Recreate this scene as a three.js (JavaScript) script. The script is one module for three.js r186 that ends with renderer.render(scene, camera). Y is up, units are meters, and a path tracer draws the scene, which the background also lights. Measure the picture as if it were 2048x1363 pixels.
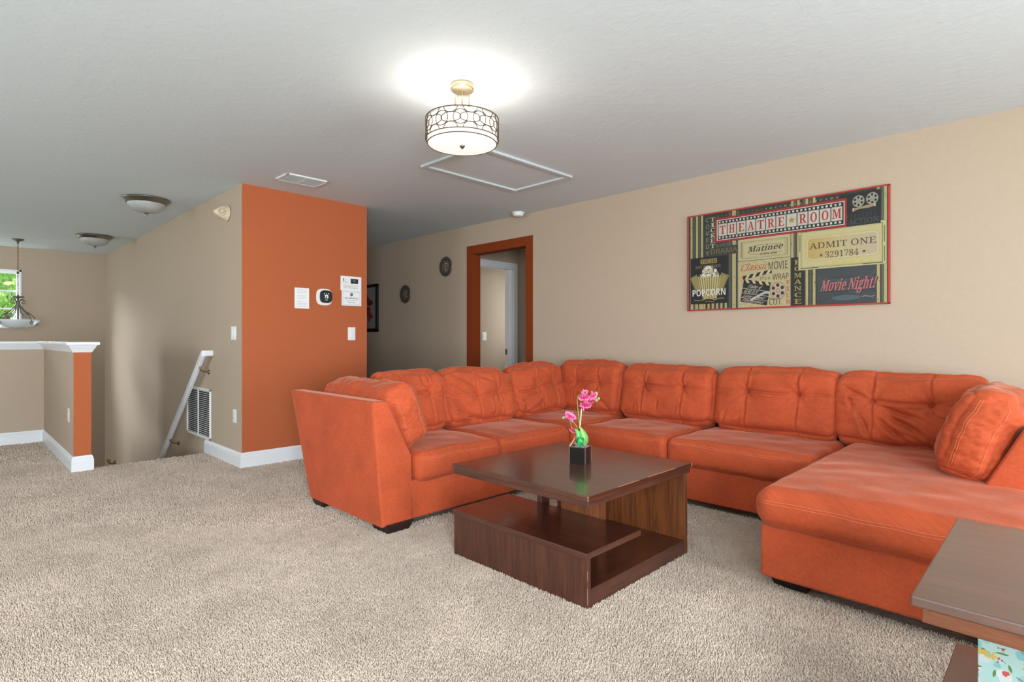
import * as THREE from 'three';
import { RoundedBoxGeometry } from 'three/addons/geometries/RoundedBoxGeometry.js';
import { mergeGeometries, mergeVertices, toCreasedNormals } from 'three/addons/utils/BufferGeometryUtils.js';
import { RectAreaLightUniformsLib } from 'three/addons/lights/RectAreaLightUniformsLib.js';
import { createNoise3D } from 'simplex-noise';

// ------------------------------------------------------------------ camera, sky, lights, exposure
const scene = new THREE.Scene();
const camera = new THREE.PerspectiveCamera(62.59, 2048 / 1363, 0.05, 200);
camera.position.set(0, 1.11, 0);
camera.rotation.y = -0.7906;
camera.setViewOffset(2048, 1363, 0, 4.5, 2048, 1363);
camera.updateProjectionMatrix();

const renderer = new THREE.WebGLRenderer({ antialias: true });
renderer.toneMapping = THREE.LinearToneMapping;
renderer.toneMappingExposure = 1.44;
renderer.shadowMap.enabled = true;
RectAreaLightUniformsLib.init();

scene.background = new THREE.Color().setRGB(1.25, 1.4, 1.5);          // even overcast sky

const DAY = new THREE.Color().setRGB(0.83, 0.925, 1.0);
function daylight(w, h, pos, look, intensity) {                       // daylight entering by a window of this size
  const l = new THREE.RectAreaLight(DAY, intensity, w, h);
  l.position.set(...pos); l.lookAt(...look); scene.add(l);
  return l;
}
daylight(2.0, 1.75, [-1.3, 1.2, 2.16], [-1.3, 1.35, 0], 24);          // window_2
daylight(1.7, 1.75, [2.35, 1.2, 2.16], [2.35, 1.25, 0], 7);          // window_3
daylight(2.0, 1.45, [-2.96, 1.35, -0.6], [0, 1.55, -0.6], 1.6);       // window_1
daylight(1.6, 1.7, [-2.96, 1.1, -9.4], [0, 1.2, -9.4], 4.5);         // window_5
daylight(1.5, 1.4, [-2.96, 1.4, -4.3], [0, 1.4, -4.3], 5);            // window_7
daylight(1.0, 1.5, [-0.15, 2.7, -11.45], [0.5, 0.9, -10.2], 85);        // bright sky before window_4 (the one in view)
daylight(0.6, 1.1, [6.26, 1.5, -5.66], [4.5, 1.4, -5.66], 2.6);       // window_6
const sun = new THREE.DirectionalLight(0xfff6e6, 5.0);                // lights the garden; comes in at no window in view
sun.position.set(14, 16, -14); sun.target.position.set(0, 0, -14); sun.castShadow = true;
Object.assign(sun.shadow.camera, { left: -14, right: 14, top: 14, bottom: -14, near: 1, far: 50 }); sun.shadow.mapSize.set(2048, 2048);
scene.add(sun, sun.target);

// ------------------------------------------------------------------ helpers
let seed = 12345;
const rnd = () => { seed = (seed + 0x6d2b79f5) | 0; let t = Math.imul(seed ^ (seed >>> 15), 1 | seed); t = (t + Math.imul(t ^ (t >>> 7), 61 | t)) ^ t; return ((t ^ (t >>> 14)) >>> 0) / 4294967296; };
const rr = (a, b) => a + (b - a) * rnd();
const noise3 = createNoise3D(rnd);
const clamp = (x, a, b) => Math.min(b, Math.max(a, x)), lerp = (a, b, t) => a + (b - a) * t, sstep = (a, b, x) => { const t = clamp((x - a) / (b - a), 0, 1); return t * t * (3 - 2 * t); };
const V = (x, y, z) => new THREE.Vector3(x, y, z);
const taken = new Map();
function numbered(name) { const n = taken.get(name) ?? 0; taken.set(name, n + 1); return n ? name + '_' + String(n).padStart(3, '0') : name; }
function shade(o) { o.castShadow = o.receiveShadow = true; return o; }
function part(name, geo, mat, parent, label) {
  const m = shade(new THREE.Mesh(geo, mat)); m.name = name; parent.add(m);
  if (label) m.userData.label = label;
  return m;
}
function thing(name, label, category, [x, y, z] = [0, 0, 0], turn = 0, group) {
  const o = new THREE.Group(); o.name = numbered(name); o.position.set(x, y, z); o.rotation.y = turn;
  o.userData = { label, category }; if (group) o.userData.group = group;
  scene.add(o); return o;
}
function struct(name, geo, mat) { const m = shade(new THREE.Mesh(geo, mat)); m.name = numbered(name); m.userData.kind = 'structure'; scene.add(m); return m; }
function structGroup(name) { const g = new THREE.Group(); g.name = numbered(name); g.userData.kind = 'structure'; scene.add(g); return g; }
// uv in metres by the dominant axis of the normal; grain: axis along which u runs (0 x, 1 y, 2 z)
function metreUV(geo, grain) {
  const g = geo.index ? geo.toNonIndexed() : geo, p = g.attributes.position, n = g.attributes.normal, uv = new Float32Array(p.count * 2);
  for (let i = 0; i < p.count; i++) {
    const c = [p.getX(i), p.getY(i), p.getZ(i)], a = [Math.abs(n.getX(i)), Math.abs(n.getY(i)), Math.abs(n.getZ(i))];
    const d = a[0] > a[1] && a[0] > a[2] ? 0 : a[1] > a[2] ? 1 : 2;
    let [s, t] = d === 0 ? [2, 1] : d === 1 ? [0, 2] : [0, 1];
    if (grain !== undefined && t === grain) [s, t] = [t, s];
    uv[2 * i] = c[s]; uv[2 * i + 1] = c[t] + d * 0.37;
  }
  g.setAttribute('uv', new THREE.BufferAttribute(uv, 2));
  return g;
}
// box by its limits
function bx(x0, x1, y0, y1, z0, z1, r = 0, grain) {
  const w = x1 - x0, h = y1 - y0, d = z1 - z0;
  const g = r ? new RoundedBoxGeometry(w, h, d, 2, Math.min(r, w / 2.01, h / 2.01, d / 2.01)) : new THREE.BoxGeometry(w, h, d);
  g.translate((x0 + x1) / 2, (y0 + y1) / 2, (z0 + z1) / 2);
  return metreUV(g, grain);
}
const strip = (g) => { const o = g.index ? g.toNonIndexed() : g; for (const k of Object.keys(o.attributes)) if (!['position', 'normal', 'uv'].includes(k)) o.deleteAttribute(k); return o; };
const join = (...gs) => mergeGeometries(gs.flat().map(strip));
const lathe = (pts, seg = 40) => new THREE.LatheGeometry(pts.map(([x, y]) => new THREE.Vector2(x, y)), seg);
const tube = (pts, r, seg = 40, closed = false, rs = 8) => new THREE.TubeGeometry(new THREE.CatmullRomCurve3(pts.map((p) => (p.isVector3 ? p : V(...p))), closed), seg, r, rs, closed);
// rectangular rings stacked: footprint grown by o at height y
function rings(x0, x1, z0, z1, profile) {
  const pos = [], quad = (a, b, c, d) => pos.push(...a, ...b, ...c, ...a, ...c, ...d);
  const ring = ([o, y]) => [[x0 - o, y, z1 + o], [x1 + o, y, z1 + o], [x1 + o, y, z0 - o], [x0 - o, y, z0 - o]];
  for (let i = 0; i + 1 < profile.length; i++) {
    const a = ring(profile[i]), b = ring(profile[i + 1]);
    for (let k = 0; k < 4; k++) quad(a[k], a[(k + 1) % 4], b[(k + 1) % 4], b[k]);
  }
  const t = ring(profile[profile.length - 1]), b = ring(profile[0]);
  quad(t[0], t[1], t[2], t[3]); quad(b[3], b[2], b[1], b[0]);
  const g = new THREE.BufferGeometry(); g.setAttribute('position', new THREE.Float32BufferAttribute(pos, 3)); g.computeVertexNormals();
  return metreUV(g);
}
// wall with rectangular holes: profile in (s, y), s along the wall
function holed(s0, s1, y0, y1, holes, depth) {
  const out = [[s0, y0]]; // openings that reach the floor are notches in the outline
  for (const [a, b, , d] of holes.filter((h) => h[2] <= y0).sort((p, q) => p[0] - q[0])) out.push([a, y0], [a, d], [b, d], [b, y0]);
  out.push([s1, y0], [s1, y1], [s0, y1]);
  const sh = new THREE.Shape(out.map((p) => new THREE.Vector2(...p)));
  for (const [a, b, c, d] of holes.filter((h) => h[2] > y0)) sh.holes.push(new THREE.Path([[a, c], [a, d], [b, d], [b, c]].map((p) => new THREE.Vector2(...p))));
  return new THREE.ExtrudeGeometry(sh, { depth, bevelEnabled: false });
}
const wallX = (x, z0, z1, y0, y1, holes, t) => { const g = holed(-z1, -z0, y0, y1, holes.map(([a, b, c, d]) => [-b, -a, c, d]), t); g.rotateY(Math.PI / 2); g.translate(x, 0, 0); return metreUV(g); };   // occupies x..x+t
const wallZ = (z, x0, x1, y0, y1, holes, t) => { const g = holed(x0, x1, y0, y1, holes, t); g.translate(0, 0, z); return metreUV(g); };                                                                         // occupies z..z+t

// ------------------------------------------------------------------ textures
function fbm(size, base, octaves, sd, gain = 0.5, sx = 1, sy = 1) {   // tileable value noise, 0..1
  const out = new Float32Array(size * size); let amp = 1, tot = 0, f = base;
  for (let o = 0; o < octaves; o++) {
    const nx = Math.max(1, Math.round(f * sx)), ny = Math.max(1, Math.round(f * sy)), grid = new Float32Array(nx * ny); seed = sd + o * 977;
    for (let i = 0; i < grid.length; i++) grid[i] = rnd();
    for (let y = 0; y < size; y++) {
      const gy = (y / size) * ny, y0 = Math.floor(gy), ty = gy - y0, wy = ty * ty * (3 - 2 * ty), ya = (y0 % ny) * nx, yb = ((y0 + 1) % ny) * nx;
      for (let x = 0; x < size; x++) {
        const gx = (x / size) * nx, x0 = Math.floor(gx), tx = gx - x0, wx = tx * tx * (3 - 2 * tx), xa = x0 % nx, xb = (x0 + 1) % nx;
        out[y * size + x] += amp * lerp(lerp(grid[ya + xa], grid[ya + xb], wx), lerp(grid[yb + xa], grid[yb + xb], wx), wy);
      }
    }
    tot += amp; amp *= gain; f *= 2;
  }
  for (let i = 0; i < out.length; i++) out[i] /= tot;
  return out;
}
function dataTex(size, fn, metres, srgb = true) {
  const d = new Uint8Array(size * size * 4);
  for (let i = 0; i < size * size; i++) { const c = fn(i); for (let k = 0; k < 3; k++) d[i * 4 + k] = clamp(Math.round(c[k]), 0, 255); d[i * 4 + 3] = 255; }
  const t = new THREE.DataTexture(d, size, size); t.wrapS = t.wrapT = THREE.RepeatWrapping; t.magFilter = THREE.LinearFilter; t.repeat.set(1 / metres, 1 / metres);
  if (srgb) t.colorSpace = THREE.SRGBColorSpace; t.needsUpdate = true; return t;
}
const grey = (v) => [v, v, v];
const hexA = (h) => [(h >> 16) & 255, (h >> 8) & 255, h & 255];
function canvasTex(w, h, draw) {
  const c = document.createElement('canvas'); c.width = w; c.height = h; const g = c.getContext('2d'); draw(g, w, h);
  const t = new THREE.CanvasTexture(c); t.colorSpace = THREE.SRGBColorSpace; t.magFilter = THREE.LinearFilter; return t;
}
const std = (o) => new THREE.MeshStandardMaterial(o), phy = (o) => new THREE.MeshPhysicalMaterial(o);

const nWall = fbm(512, 60, 3, 11), nBlot = fbm(512, 6, 4, 21);
const wallBump = dataTex(512, (i) => grey(nWall[i] * 255), 1.2, false);
const nKnA = fbm(1024, 40, 3, 31), nKnB = fbm(1024, 9, 3, 41);
const ceilBump = dataTex(1024, (i) => grey(255 * sstep(0.47, 0.6, nKnA[i] * 0.75 + nKnB[i] * 0.25)), 1.5, false);
const TAN = 0xb8a591, ORANGE = 0xb4613c;
const paint = (hex) => phy({ color: hex, roughness: 0.8, specularIntensity: 0.35, bumpMap: wallBump, bumpScale: 0.0012 });
const mTan = paint(TAN), mOrange = paint(ORANGE), mOrangeDeep = paint(0x823815);
const mCeil = std({ color: 0xd2dadd, roughness: 0.9, bumpMap: ceilBump, bumpScale: 0.00035 });
const mCeilSmooth = std({ color: 0xc3cbcd, roughness: 0.6 });
const mTrim = std({ color: 0xe6e7ea, roughness: 0.35 });
const mWhite = std({ color: 0xe9e9e7, roughness: 0.4 });
const nCarF = fbm(1024, 220, 2, 51), nCarM = fbm(1024, 24, 3, 61), nCarL = fbm(1024, 5, 3, 71);
const carpetTex = dataTex(1024, (i) => { const v = 0.84 + 0.22 * nCarF[i] + 0.1 * (nCarM[i] - 0.5) + 0.14 * (nCarL[i] - 0.5); return [190 * v, 172 * v, 155 * v]; }, 3);
const carpetBump = dataTex(1024, (i) => grey(255 * nCarF[i]), 2, false);
const mCarpet = std({ map: carpetTex, roughness: 1, bumpMap: carpetBump, bumpScale: 0.003 });
// microsuede
const nSueF = fbm(512, 120, 2, 81), nSueB = fbm(512, 7, 4, 91);
const suede = (hex) => { const c = hexA(hex); return dataTex(512, (i) => { const v = 0.9 + 0.12 * nSueF[i] + 0.16 * (nSueB[i] - 0.5); return c.map((x) => x * v); }, 0.9); };
const sueBump = dataTex(512, (i) => grey(255 * nSueF[i]), 0.5, false);
const mSuede = phy({ map: suede(0xbb5230), roughness: 0.85, bumpMap: sueBump, bumpScale: 0.0006, sheen: 0.7, sheenColor: new THREE.Color(1, 0.62, 0.47), sheenRoughness: 0.6, specularIntensity: 0.4 });
const mThread = std({ color: 0xd58058, roughness: 0.8 });
// dark stained wood, grain along u
const nGrA = fbm(512, 4, 5, 101, 0.6, 1, 14), nGrB = fbm(512, 3, 3, 111, 0.5, 1, 3);
const wood = (a, b, m) => { const A = hexA(a), B = hexA(b); return dataTex(512, (i) => { const t = clamp(sstep(0.25, 0.75, nGrA[i]) * 0.75 + (nGrB[i] - 0.5) * 0.7, 0, 1); return A.map((x, k) => lerp(x, B[k], t)); }, m); };
const woodBump = dataTex(512, (i) => grey(255 * nGrA[i]), 0.7, false);
const woodDark = wood(0x3f2016, 0x58301f, 0.7), woodMid = wood(0x572d14, 0x7e461e, 0.7);
const mWoodTop = phy({ map: woodDark, roughness: 0.3, bumpMap: woodBump, bumpScale: 0.00015, clearcoat: 0.7, clearcoatRoughness: 0.14 });
const mWoodGloss = phy({ map: woodDark, roughness: 0.32, ior: 1.75, clearcoat: 1, clearcoatRoughness: 0.25 });
const mWood = phy({ map: woodDark, roughness: 0.42, bumpMap: woodBump, bumpScale: 0.0003, clearcoat: 0.15, clearcoatRoughness: 0.35 });
const mWoodIn = std({ map: woodMid, roughness: 0.5, bumpMap: woodBump, bumpScale: 0.0003 });
const mWorn = std({ color: 0xb58a63, roughness: 0.7 });
const mFoot = std({ color: 0x2a1a14, roughness: 0.45 });
const mNickel = std({ color: 0x8d8880, roughness: 0.3, metalness: 1 });
const mChampagne = std({ color: 0x9f957f, roughness: 0.34, metalness: 0.9 });
const mBronze = std({ color: 0x4f3d2c, roughness: 0.5, metalness: 0.3 });
const mIron = std({ color: 0x6e675e, roughness: 0.45, metalness: 0.5 });
const mBrass = std({ color: 0xa88a5c, roughness: 0.3, metalness: 1 });
const mBlack = std({ color: 0x0c0c0d, roughness: 0.4 });
const mDark = std({ color: 0x1d1d1e, roughness: 0.8 });
const mGlass = phy({ color: 0xffffff, transmission: 1, roughness: 0, thickness: 0, ior: 1.45 });

// ------------------------------------------------------------------ the room
const H = 2.44;
{ // floor: one carpeted slab with the stairwell and the open foyer cut out
  const P = [[-3.1, 2.32], [6.42, 2.32], [6.42, -9.12], [1.8, -9.12], [1.8, -5.93], [0.8, -5.93], [0.8, -7.92], [-3.1, -7.92]];
  const g = new THREE.ExtrudeGeometry(new THREE.Shape(P.map(([x, z]) => new THREE.Vector2(x, -z))), { depth: 0.28, bevelEnabled: false });
  g.rotateX(-Math.PI / 2); g.translate(0, -0.28, 0);
  struct('floor', metreUV(g), mCarpet);
}
struct('ceiling', bx(-3.12, 6.42, H, H + 0.12, -11.03, 2.34), mCeil);
// long wall behind the sofa with the opening to the side passage
struct('wall_right', wallX(4.35, -9.12, 2.34, 0, H, [[-4.964, -4.09, -0.01, 2.107]], 0.12), mTan);
{ // accent wall: its front is orange, its stair side tan
  const g = new THREE.BoxGeometry(1.206, H, 0.12); g.translate(2.387, H / 2, -5.08);
  const p = g.attributes.position, n = g.attributes.normal, uv = g.attributes.uv;
  for (let i = 0; i < p.count; i++) uv.setXY(i, Math.abs(n.getX(i)) > 0.5 ? p.getZ(i) : p.getX(i), p.getY(i));
  struct('wall_accent', g, [mTan, mTan, mTan, mTan, mOrange, mTan]);
}
struct('wall_stair', bx(1.784, 1.9, -2.75, H, -10.89, -5.14), mTan);
struct('wall_hall', bx(2.87, 2.99, 0, H, -9.0, -5.14), mTan);
struct('wall_hall_end', bx(1.9, 4.35, 0, H, -9.12, -9.0), mTan);
struct('wall_far', wallZ(-11.03, -3.12, 1.9, -2.75, H, [[-0.26, 0.782, 1.271, 2.114]], 0.14), mTan);
struct('wall_left', wallX(-3.12, -11.03, 2.34, -2.75, H, [[-1.6, 0.4, 0.6, 2.1], [-10.2, -8.6, 0.2, 2.0], [-5.1, -3.5, 0.65, 2.1]], 0.12), mTan);
struct('wall_back', wallZ(2.2, -3.0, 4.35, 0, H, [[-2.3, -0.3, 0.3, 2.1], [1.5, 3.2, 0.3, 2.1]], 0.14), mTan);
struct('wall_void', bx(-3.0, 0.8, -2.75, -0.28, -7.92, -7.8), mTan);
// passage behind the opening, and the room past its white doorway
struct('wall_passage', wallZ(-5.32, 4.47, 6.3, 0, H, [[4.5, 5.267, -0.01, 2.03]], 0.12), mTan);
struct('wall_passage_end', bx(5.4, 5.52, 0, H, -5.2, -3.8), mTan);
struct('wall_passage_near', bx(4.47, 5.52, 0, H, -3.8, -3.68), mTan);
struct('wall_room_beyond', bx(4.47, 6.42, 0, H, -6.12, -6.0), mTan);
struct('wall_room_side', wallX(6.3, -6.0, -5.2, 0, H, [[-5.96, -5.36, 0.95, 2.05]], 0.12), mTan);
// low walls round the stairwell and the foyer
{
  const g = new THREE.BoxGeometry(0.12, 1.0, 2.1); g.translate(0.805, 0.5, -6.9);
  struct('wall_low_stair', g, [mTan, mTan, mTan, mTan, mOrange, mTan]);
}
struct('wall_low_foyer', bx(-3.0, 0.745, 0, 1.0, -7.95, -7.83), mTan);
struct('lower_floor', bx(-3.12, 1.9, -2.85, -2.75, -11.03, -5.0), mCarpet);
struct('wall_stair_side', bx(0.745, 0.865, -2.75, -0.0, -9.2, -5.93), mTan);
{ // flight of steps going down beyond the floor edge
  const pts = [[5.93, -0.02]]; let y = -0.02, z = 5.93;
  for (let k = 0; k < 14; k++) { y -= 0.19; pts.push([z, y]); z += 0.23; pts.push([z, y]); }
  pts.push([z, -2.75], [5.93, -2.75]);
  const g = new THREE.ExtrudeGeometry(new THREE.Shape(pts.map(([a, b]) => new THREE.Vector2(a, b))), { depth: 0.917, bevelEnabled: false });
  g.rotateY(Math.PI / 2); g.translate(0.866, 0, 0);
  struct('stair_flight', metreUV(g), mCarpet);
}
// skirting and caps
const BASE = [[0.016, 0.0], [0.016, 0.098], [0.012, 0.106], [0.013, 0.114], [0.008, 0.122], [0.005, 0.133], [0, 0.133]];
struct('baseboard_accent', rings(1.784, 2.99, -5.95, -5.02, BASE), mTrim);
struct('baseboard_hall', rings(2.87, 2.99, -8.98, -5.2, BASE), mTrim);
struct('baseboard_low_stair', rings(0.745, 0.865, -7.9, -5.85, BASE), mTrim);
struct('baseboard_low_foyer', rings(-2.98, 0.745, -7.95, -7.83, BASE), mTrim);
struct('baseboard_right', bx(4.334, 4.35, 0, 0.133, -3.99, 2.2, 0.004), mTrim);
struct('baseboard_right_hall', bx(4.334, 4.35, 0, 0.133, -9.0, -5.06, 0.004), mTrim);
const CAP = [[0, 0.995], [0.006, 0.998], [0.01, 1.008], [0.016, 1.02], [0.026, 1.036], [0.034, 1.052], [0.036, 1.056], [0.05, 1.058], [0.052, 1.064], [0.052, 1.078], [0.048, 1.083], [0, 1.083]];
struct('trim_1', rings(0.745, 0.865, -7.95, -5.85, CAP), mTrim);
struct('trim_2', rings(-3.0, 0.745, -7.95, -7.83, CAP), mTrim);
// orange surround of the opening in the long wall
{
  const f = 0.006, g = [bx(4.35 - f, 4.36, 0, 2.2, -5.054, -4.964), bx(4.35 - f, 4.36, 0, 2.2, -4.09, -3.994), bx(4.35 - f, 4.36, 2.107, 2.2, -4.964, -4.09),
    bx(4.345, 4.475, 0, 2.107, -4.97, -4.958), bx(4.345, 4.475, 0, 2.107, -4.096, -4.084), bx(4.345, 4.475, 2.1, 2.112, -4.97, -4.084)];
  struct('trim_3', join(g), mOrangeDeep);
}
{ // white casing and jamb of the doorway past the passage
  const o = structGroup('door_1');
  part('casing', join(bx(5.267, 5.345, 0, 2.105, -5.2, -5.182, 0.005), bx(4.47, 5.267, 2.03, 2.105, -5.2, -5.182, 0.005)), mTrim, o);
  part('jamb', join(bx(5.25, 5.268, 0, 2.03, -5.33, -5.19), bx(4.49, 4.51, 0, 2.03, -5.33, -5.19), bx(4.5, 5.267, 2.018, 2.032, -5.33, -5.19)), mTrim, o);
  part('stop', bx(5.238, 5.251, 0, 2.018, -5.275, -5.235), mTrim, o);
  part('strike_plate', bx(5.2475, 5.251, 0.90, 0.975, -5.318, -5.282), mNickel, o);
}
// windows: frame, rails, panes
function windowX(name, xi, z0, z1, y0, y1, xo) {                       // in a wall that runs along z; glass at xo
  const o = structGroup(name), w = 0.045, t = 0.03;
  part('window_frame', join(bx(xo - t, xo + t, y0, y1, z0, z0 + w), bx(xo - t, xo + t, y0, y1, z1 - w, z1), bx(xo - t, xo + t, y0, y0 + w, z0, z1), bx(xo - t, xo + t, y1 - w, y1, z0, z1), bx(xo - t, xo + t, (y0 + y1) / 2 - 0.02, (y0 + y1) / 2 + 0.02, z0, z1)), mTrim, o);
  for (const [a, b] of [[y0 + w, (y0 + y1) / 2 - 0.02], [(y0 + y1) / 2 + 0.02, y1 - w]]) part('pane', bx(xo - 0.003, xo + 0.003, a, b, z0 + w, z1 - w), mGlass, o);
}
function windowZ(name, x0, x1, y0, y1, zo, bars) {
  const o = structGroup(name), w = 0.05, t = 0.03;
  part('window_frame', join(bx(x0, x0 + w, y0, y1, zo - t, zo + t), bx(x1 - w, x1, y0, y1, zo - t, zo + t), bx(x0, x1, y0, y0 + w, zo - t, zo + t), bx(x0, x1, y1 - w, y1, zo - t, zo + t)), mTrim, o);
  const ys = [y0 + w, ...bars, y1 - w];
  for (const b of bars) part('muntin', bx(x0 + w, x1 - w, b - 0.011, b + 0.011, zo - 0.018, zo + 0.018), mTrim, o);
  for (let i = 0; i + 1 < ys.length; i++) part('pane', bx(x0 + w, x1 - w, ys[i], ys[i + 1], zo - 0.003, zo + 0.003), mGlass, o);
  return o;
}
windowX('window_1', -3, -1.6, 0.4, 0.6, 2.1, -3.06);
windowZ('window_2', -2.3, -0.3, 0.3, 2.1, 2.27, [1.35]);
windowZ('window_3', 1.5, 3.2, 0.3, 2.1, 2.27, [1.35]);
{
  const o = windowZ('window_4', -0.26, 0.782, 1.271, 2.114, -10.955, [1.548, 1.807]);
  part('window_casing', join(bx(-0.26, 0.782, 2.09, 2.114, -10.98, -10.885), bx(0.758, 0.782, 1.271, 2.114, -10.98, -10.885), bx(-0.26, -0.236, 1.271, 2.114, -10.98, -10.885)), mTrim, o);
  part('window_sill', bx(-0.28, 0.79, 1.262, 1.29, -10.98, -10.86, 0.006), mTrim, o);
}
windowX('window_5', -3, -10.2, -8.6, 0.2, 2.0, -3.06);
windowX('window_7', -3, -5.1, -3.5, 0.65, 2.1, -3.06);
windowX('window_6', 6.3, -5.96, -5.36, 0.95, 2.05, 6.36);

// ------------------------------------------------------------------ sectional sofa
// a stuffed box: maps a point on a plain box to the rounded, puffed, creased surface
function stuffed(o) {
  const hw = o.w / 2, hh = o.h / 2, hd = o.d / 2, r = o.r ?? 0.05, [px, py, pz] = o.puff ?? [0, 0, 0], sd = o.seed ?? 1;
  const a = V(0, 0, 0);
  return (x, y, z) => {
    const ix = clamp(x, -hw + r, hw - r), iy = clamp(y, -hh + r, hh - r), iz = clamp(z, -hd + r, hd - r);
    a.set(x - ix, y - iy, z - iz); const l = a.length(); if (l > 1e-6) a.multiplyScalar(r / l);
    const u = x / hw, v = y / hh, t = z / hd, U = 1 - u * u, W = 1 - v * v, T = 1 - t * t;
    const p = V(ix + a.x, iy + a.y, iz + a.z);
    p.x += Math.sign(u) * Math.abs(u) ** 3 * px * W * T; p.y += Math.sign(v) * Math.abs(v) ** 3 * py * Math.sqrt(U * T + 0.0001); p.z += Math.sign(t) * Math.abs(t) ** 3 * pz * Math.sqrt(U * W + 0.0001);
    const n1 = o.lump ?? 0.006;
    p.x += n1 * noise3(p.y * 4 + sd, p.z * 4, 3.1); p.y += n1 * noise3(p.x * 4 + sd * 1.7, p.z * 4, 7.7); p.z += n1 * noise3(p.x * 4 + sd * 2.3, p.y * 4, 11.3);
    if (o.deform) o.deform(p, u, v, t);
    return p;
  };
}
function stuffedGeo(o) {
  const s = o.step ?? 0.012, n = (x) => Math.max(4, Math.round(x / s));
  let g = new THREE.BoxGeometry(o.w, o.h, o.d, n(o.w), n(o.h), n(o.d)); g.deleteAttribute('uv'); g.deleteAttribute('normal'); g = mergeVertices(g, 1e-5);
  const f = stuffed(o), p = g.attributes.position;
  for (let i = 0; i < p.count; i++) { const q = f(p.getX(i), p.getY(i), p.getZ(i)); p.setXYZ(i, q.x, q.y, q.z); }
  g.computeVertexNormals();
  const uv = new Float32Array(p.count * 2);
  for (let i = 0; i < p.count; i++) { uv[2 * i] = p.getX(i) + p.getZ(i) * 0.6 + (o.seed ?? 0) * 0.17; uv[2 * i + 1] = p.getY(i) + p.getZ(i) * 0.6; }
  g.setAttribute('uv', new THREE.BufferAttribute(uv, 2));
  return g;
}
// double row of topstitching that follows the stuffed surface along points of the plain box
function stitches(o, pts, off) {
  const f = stuffed(o), q = pts.map((p) => { const a = f(...p); return a.add(V(...off).multiplyScalar(0.0016)); });
  return tube(q, 0.0009, Math.max(30, pts.length * 3), false, 5);
}
function along(a, b, n = 24) { return Array.from({ length: n + 1 }, (_, i) => a.map((x, k) => lerp(x, b[k], i / n))); }
// creases: [x0, y0, x1, y1, width, depth] dug into (or raised from) the face that looks to +z
function creased(list, tufts, seams) {
  return (p, u, v, t) => {
    const face = sstep(-0.1, 0.75, t); if (face <= 0) return;
    let dz = 0; const x = p.x, y = p.y;
    for (const [tx, ty, depth, rad] of tufts) {
      const dx = x - tx, dy = y - ty, d = Math.hypot(dx, dy), th = Math.atan2(dy, dx);
      dz -= depth * Math.exp(-d / rad) * (1 + 0.16 * Math.cos(th * 7 + tx * 40) * sstep(0.015, 0.05, d)) + depth * 0.35 * Math.exp(-((d / 0.012) ** 2));
    }
    for (const [x0, y0, x1, y1, w, depth] of list.concat(seams)) {
      const ex = x1 - x0, ey = y1 - y0, L2 = ex * ex + ey * ey, s = ((x - x0) * ex + (y - y0) * ey) / L2, c = clamp(s, 0, 1);
      const wob = 0.004 * Math.sin(s * 7 + x0 * 31), L = Math.sqrt(L2), side = ((x - x0) * ey - (y - y0) * ex) / L + wob, out = s < 0 ? -s * L : s > 1 ? (s - 1) * L : 0;
      const d2 = side * side + out * out, env = Math.sin(Math.PI * clamp(c * 0.86 + 0.07, 0, 1));
      dz -= depth * env * Math.exp(-d2 / (w * w)); dz += depth * 0.45 * env * Math.exp(-((side - w * 1.9) ** 2 + out * out) / (w * w * 2));
    }
    p.z += dz * face;
  };
}
const SOFA = [3.0, 0, -2.0];
const local = (g) => g.translate(-SOFA[0], -SOFA[1], -SOFA[2]);
const sofa = thing('sectional_sofa', 'large U shaped burnt orange suede sectional sofa with a chaise at one end', 'sofa', SOFA);
// prism from a cross section: pts in (a, y); swept between two ends that depend on y
function prism(pts, axis, end0, end1, bevel = 0.012) {
  const g = new THREE.ExtrudeGeometry(new THREE.Shape(pts.map((p) => new THREE.Vector2(...p))), { depth: 1, bevelEnabled: true, bevelThickness: bevel, bevelSize: bevel, bevelOffset: -bevel, bevelSegments: 3, steps: 24 });
  const p = g.attributes.position;
  for (let i = 0; i < p.count; i++) {
    const a = p.getX(i), y = p.getY(i), t = p.getZ(i), e0 = end0(y), e1 = end1(y), s = Math.sign(e1 - e0);
    const w = t < 0 ? e0 + s * (bevel + t) : t > 1 ? e1 - s * (bevel - (t - 1)) : lerp(e0 + s * bevel, e1 - s * bevel, t);
    if (axis === 'z') p.setXYZ(i, a, y, w); else p.setXYZ(i, w, y, a);
  }
  if ((axis === 'z') === (end1(0) < end0(0))) { const ar = p.array; for (let i = 0; i < p.count; i += 3) for (let k = 0; k < 3; k++) { const m = ar[(i + 1) * 3 + k]; ar[(i + 1) * 3 + k] = ar[(i + 2) * 3 + k]; ar[(i + 2) * 3 + k] = m; } }
  g.computeVertexNormals();
  return metreUV(toCreasedNormals(g, 0.7));
}
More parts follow.
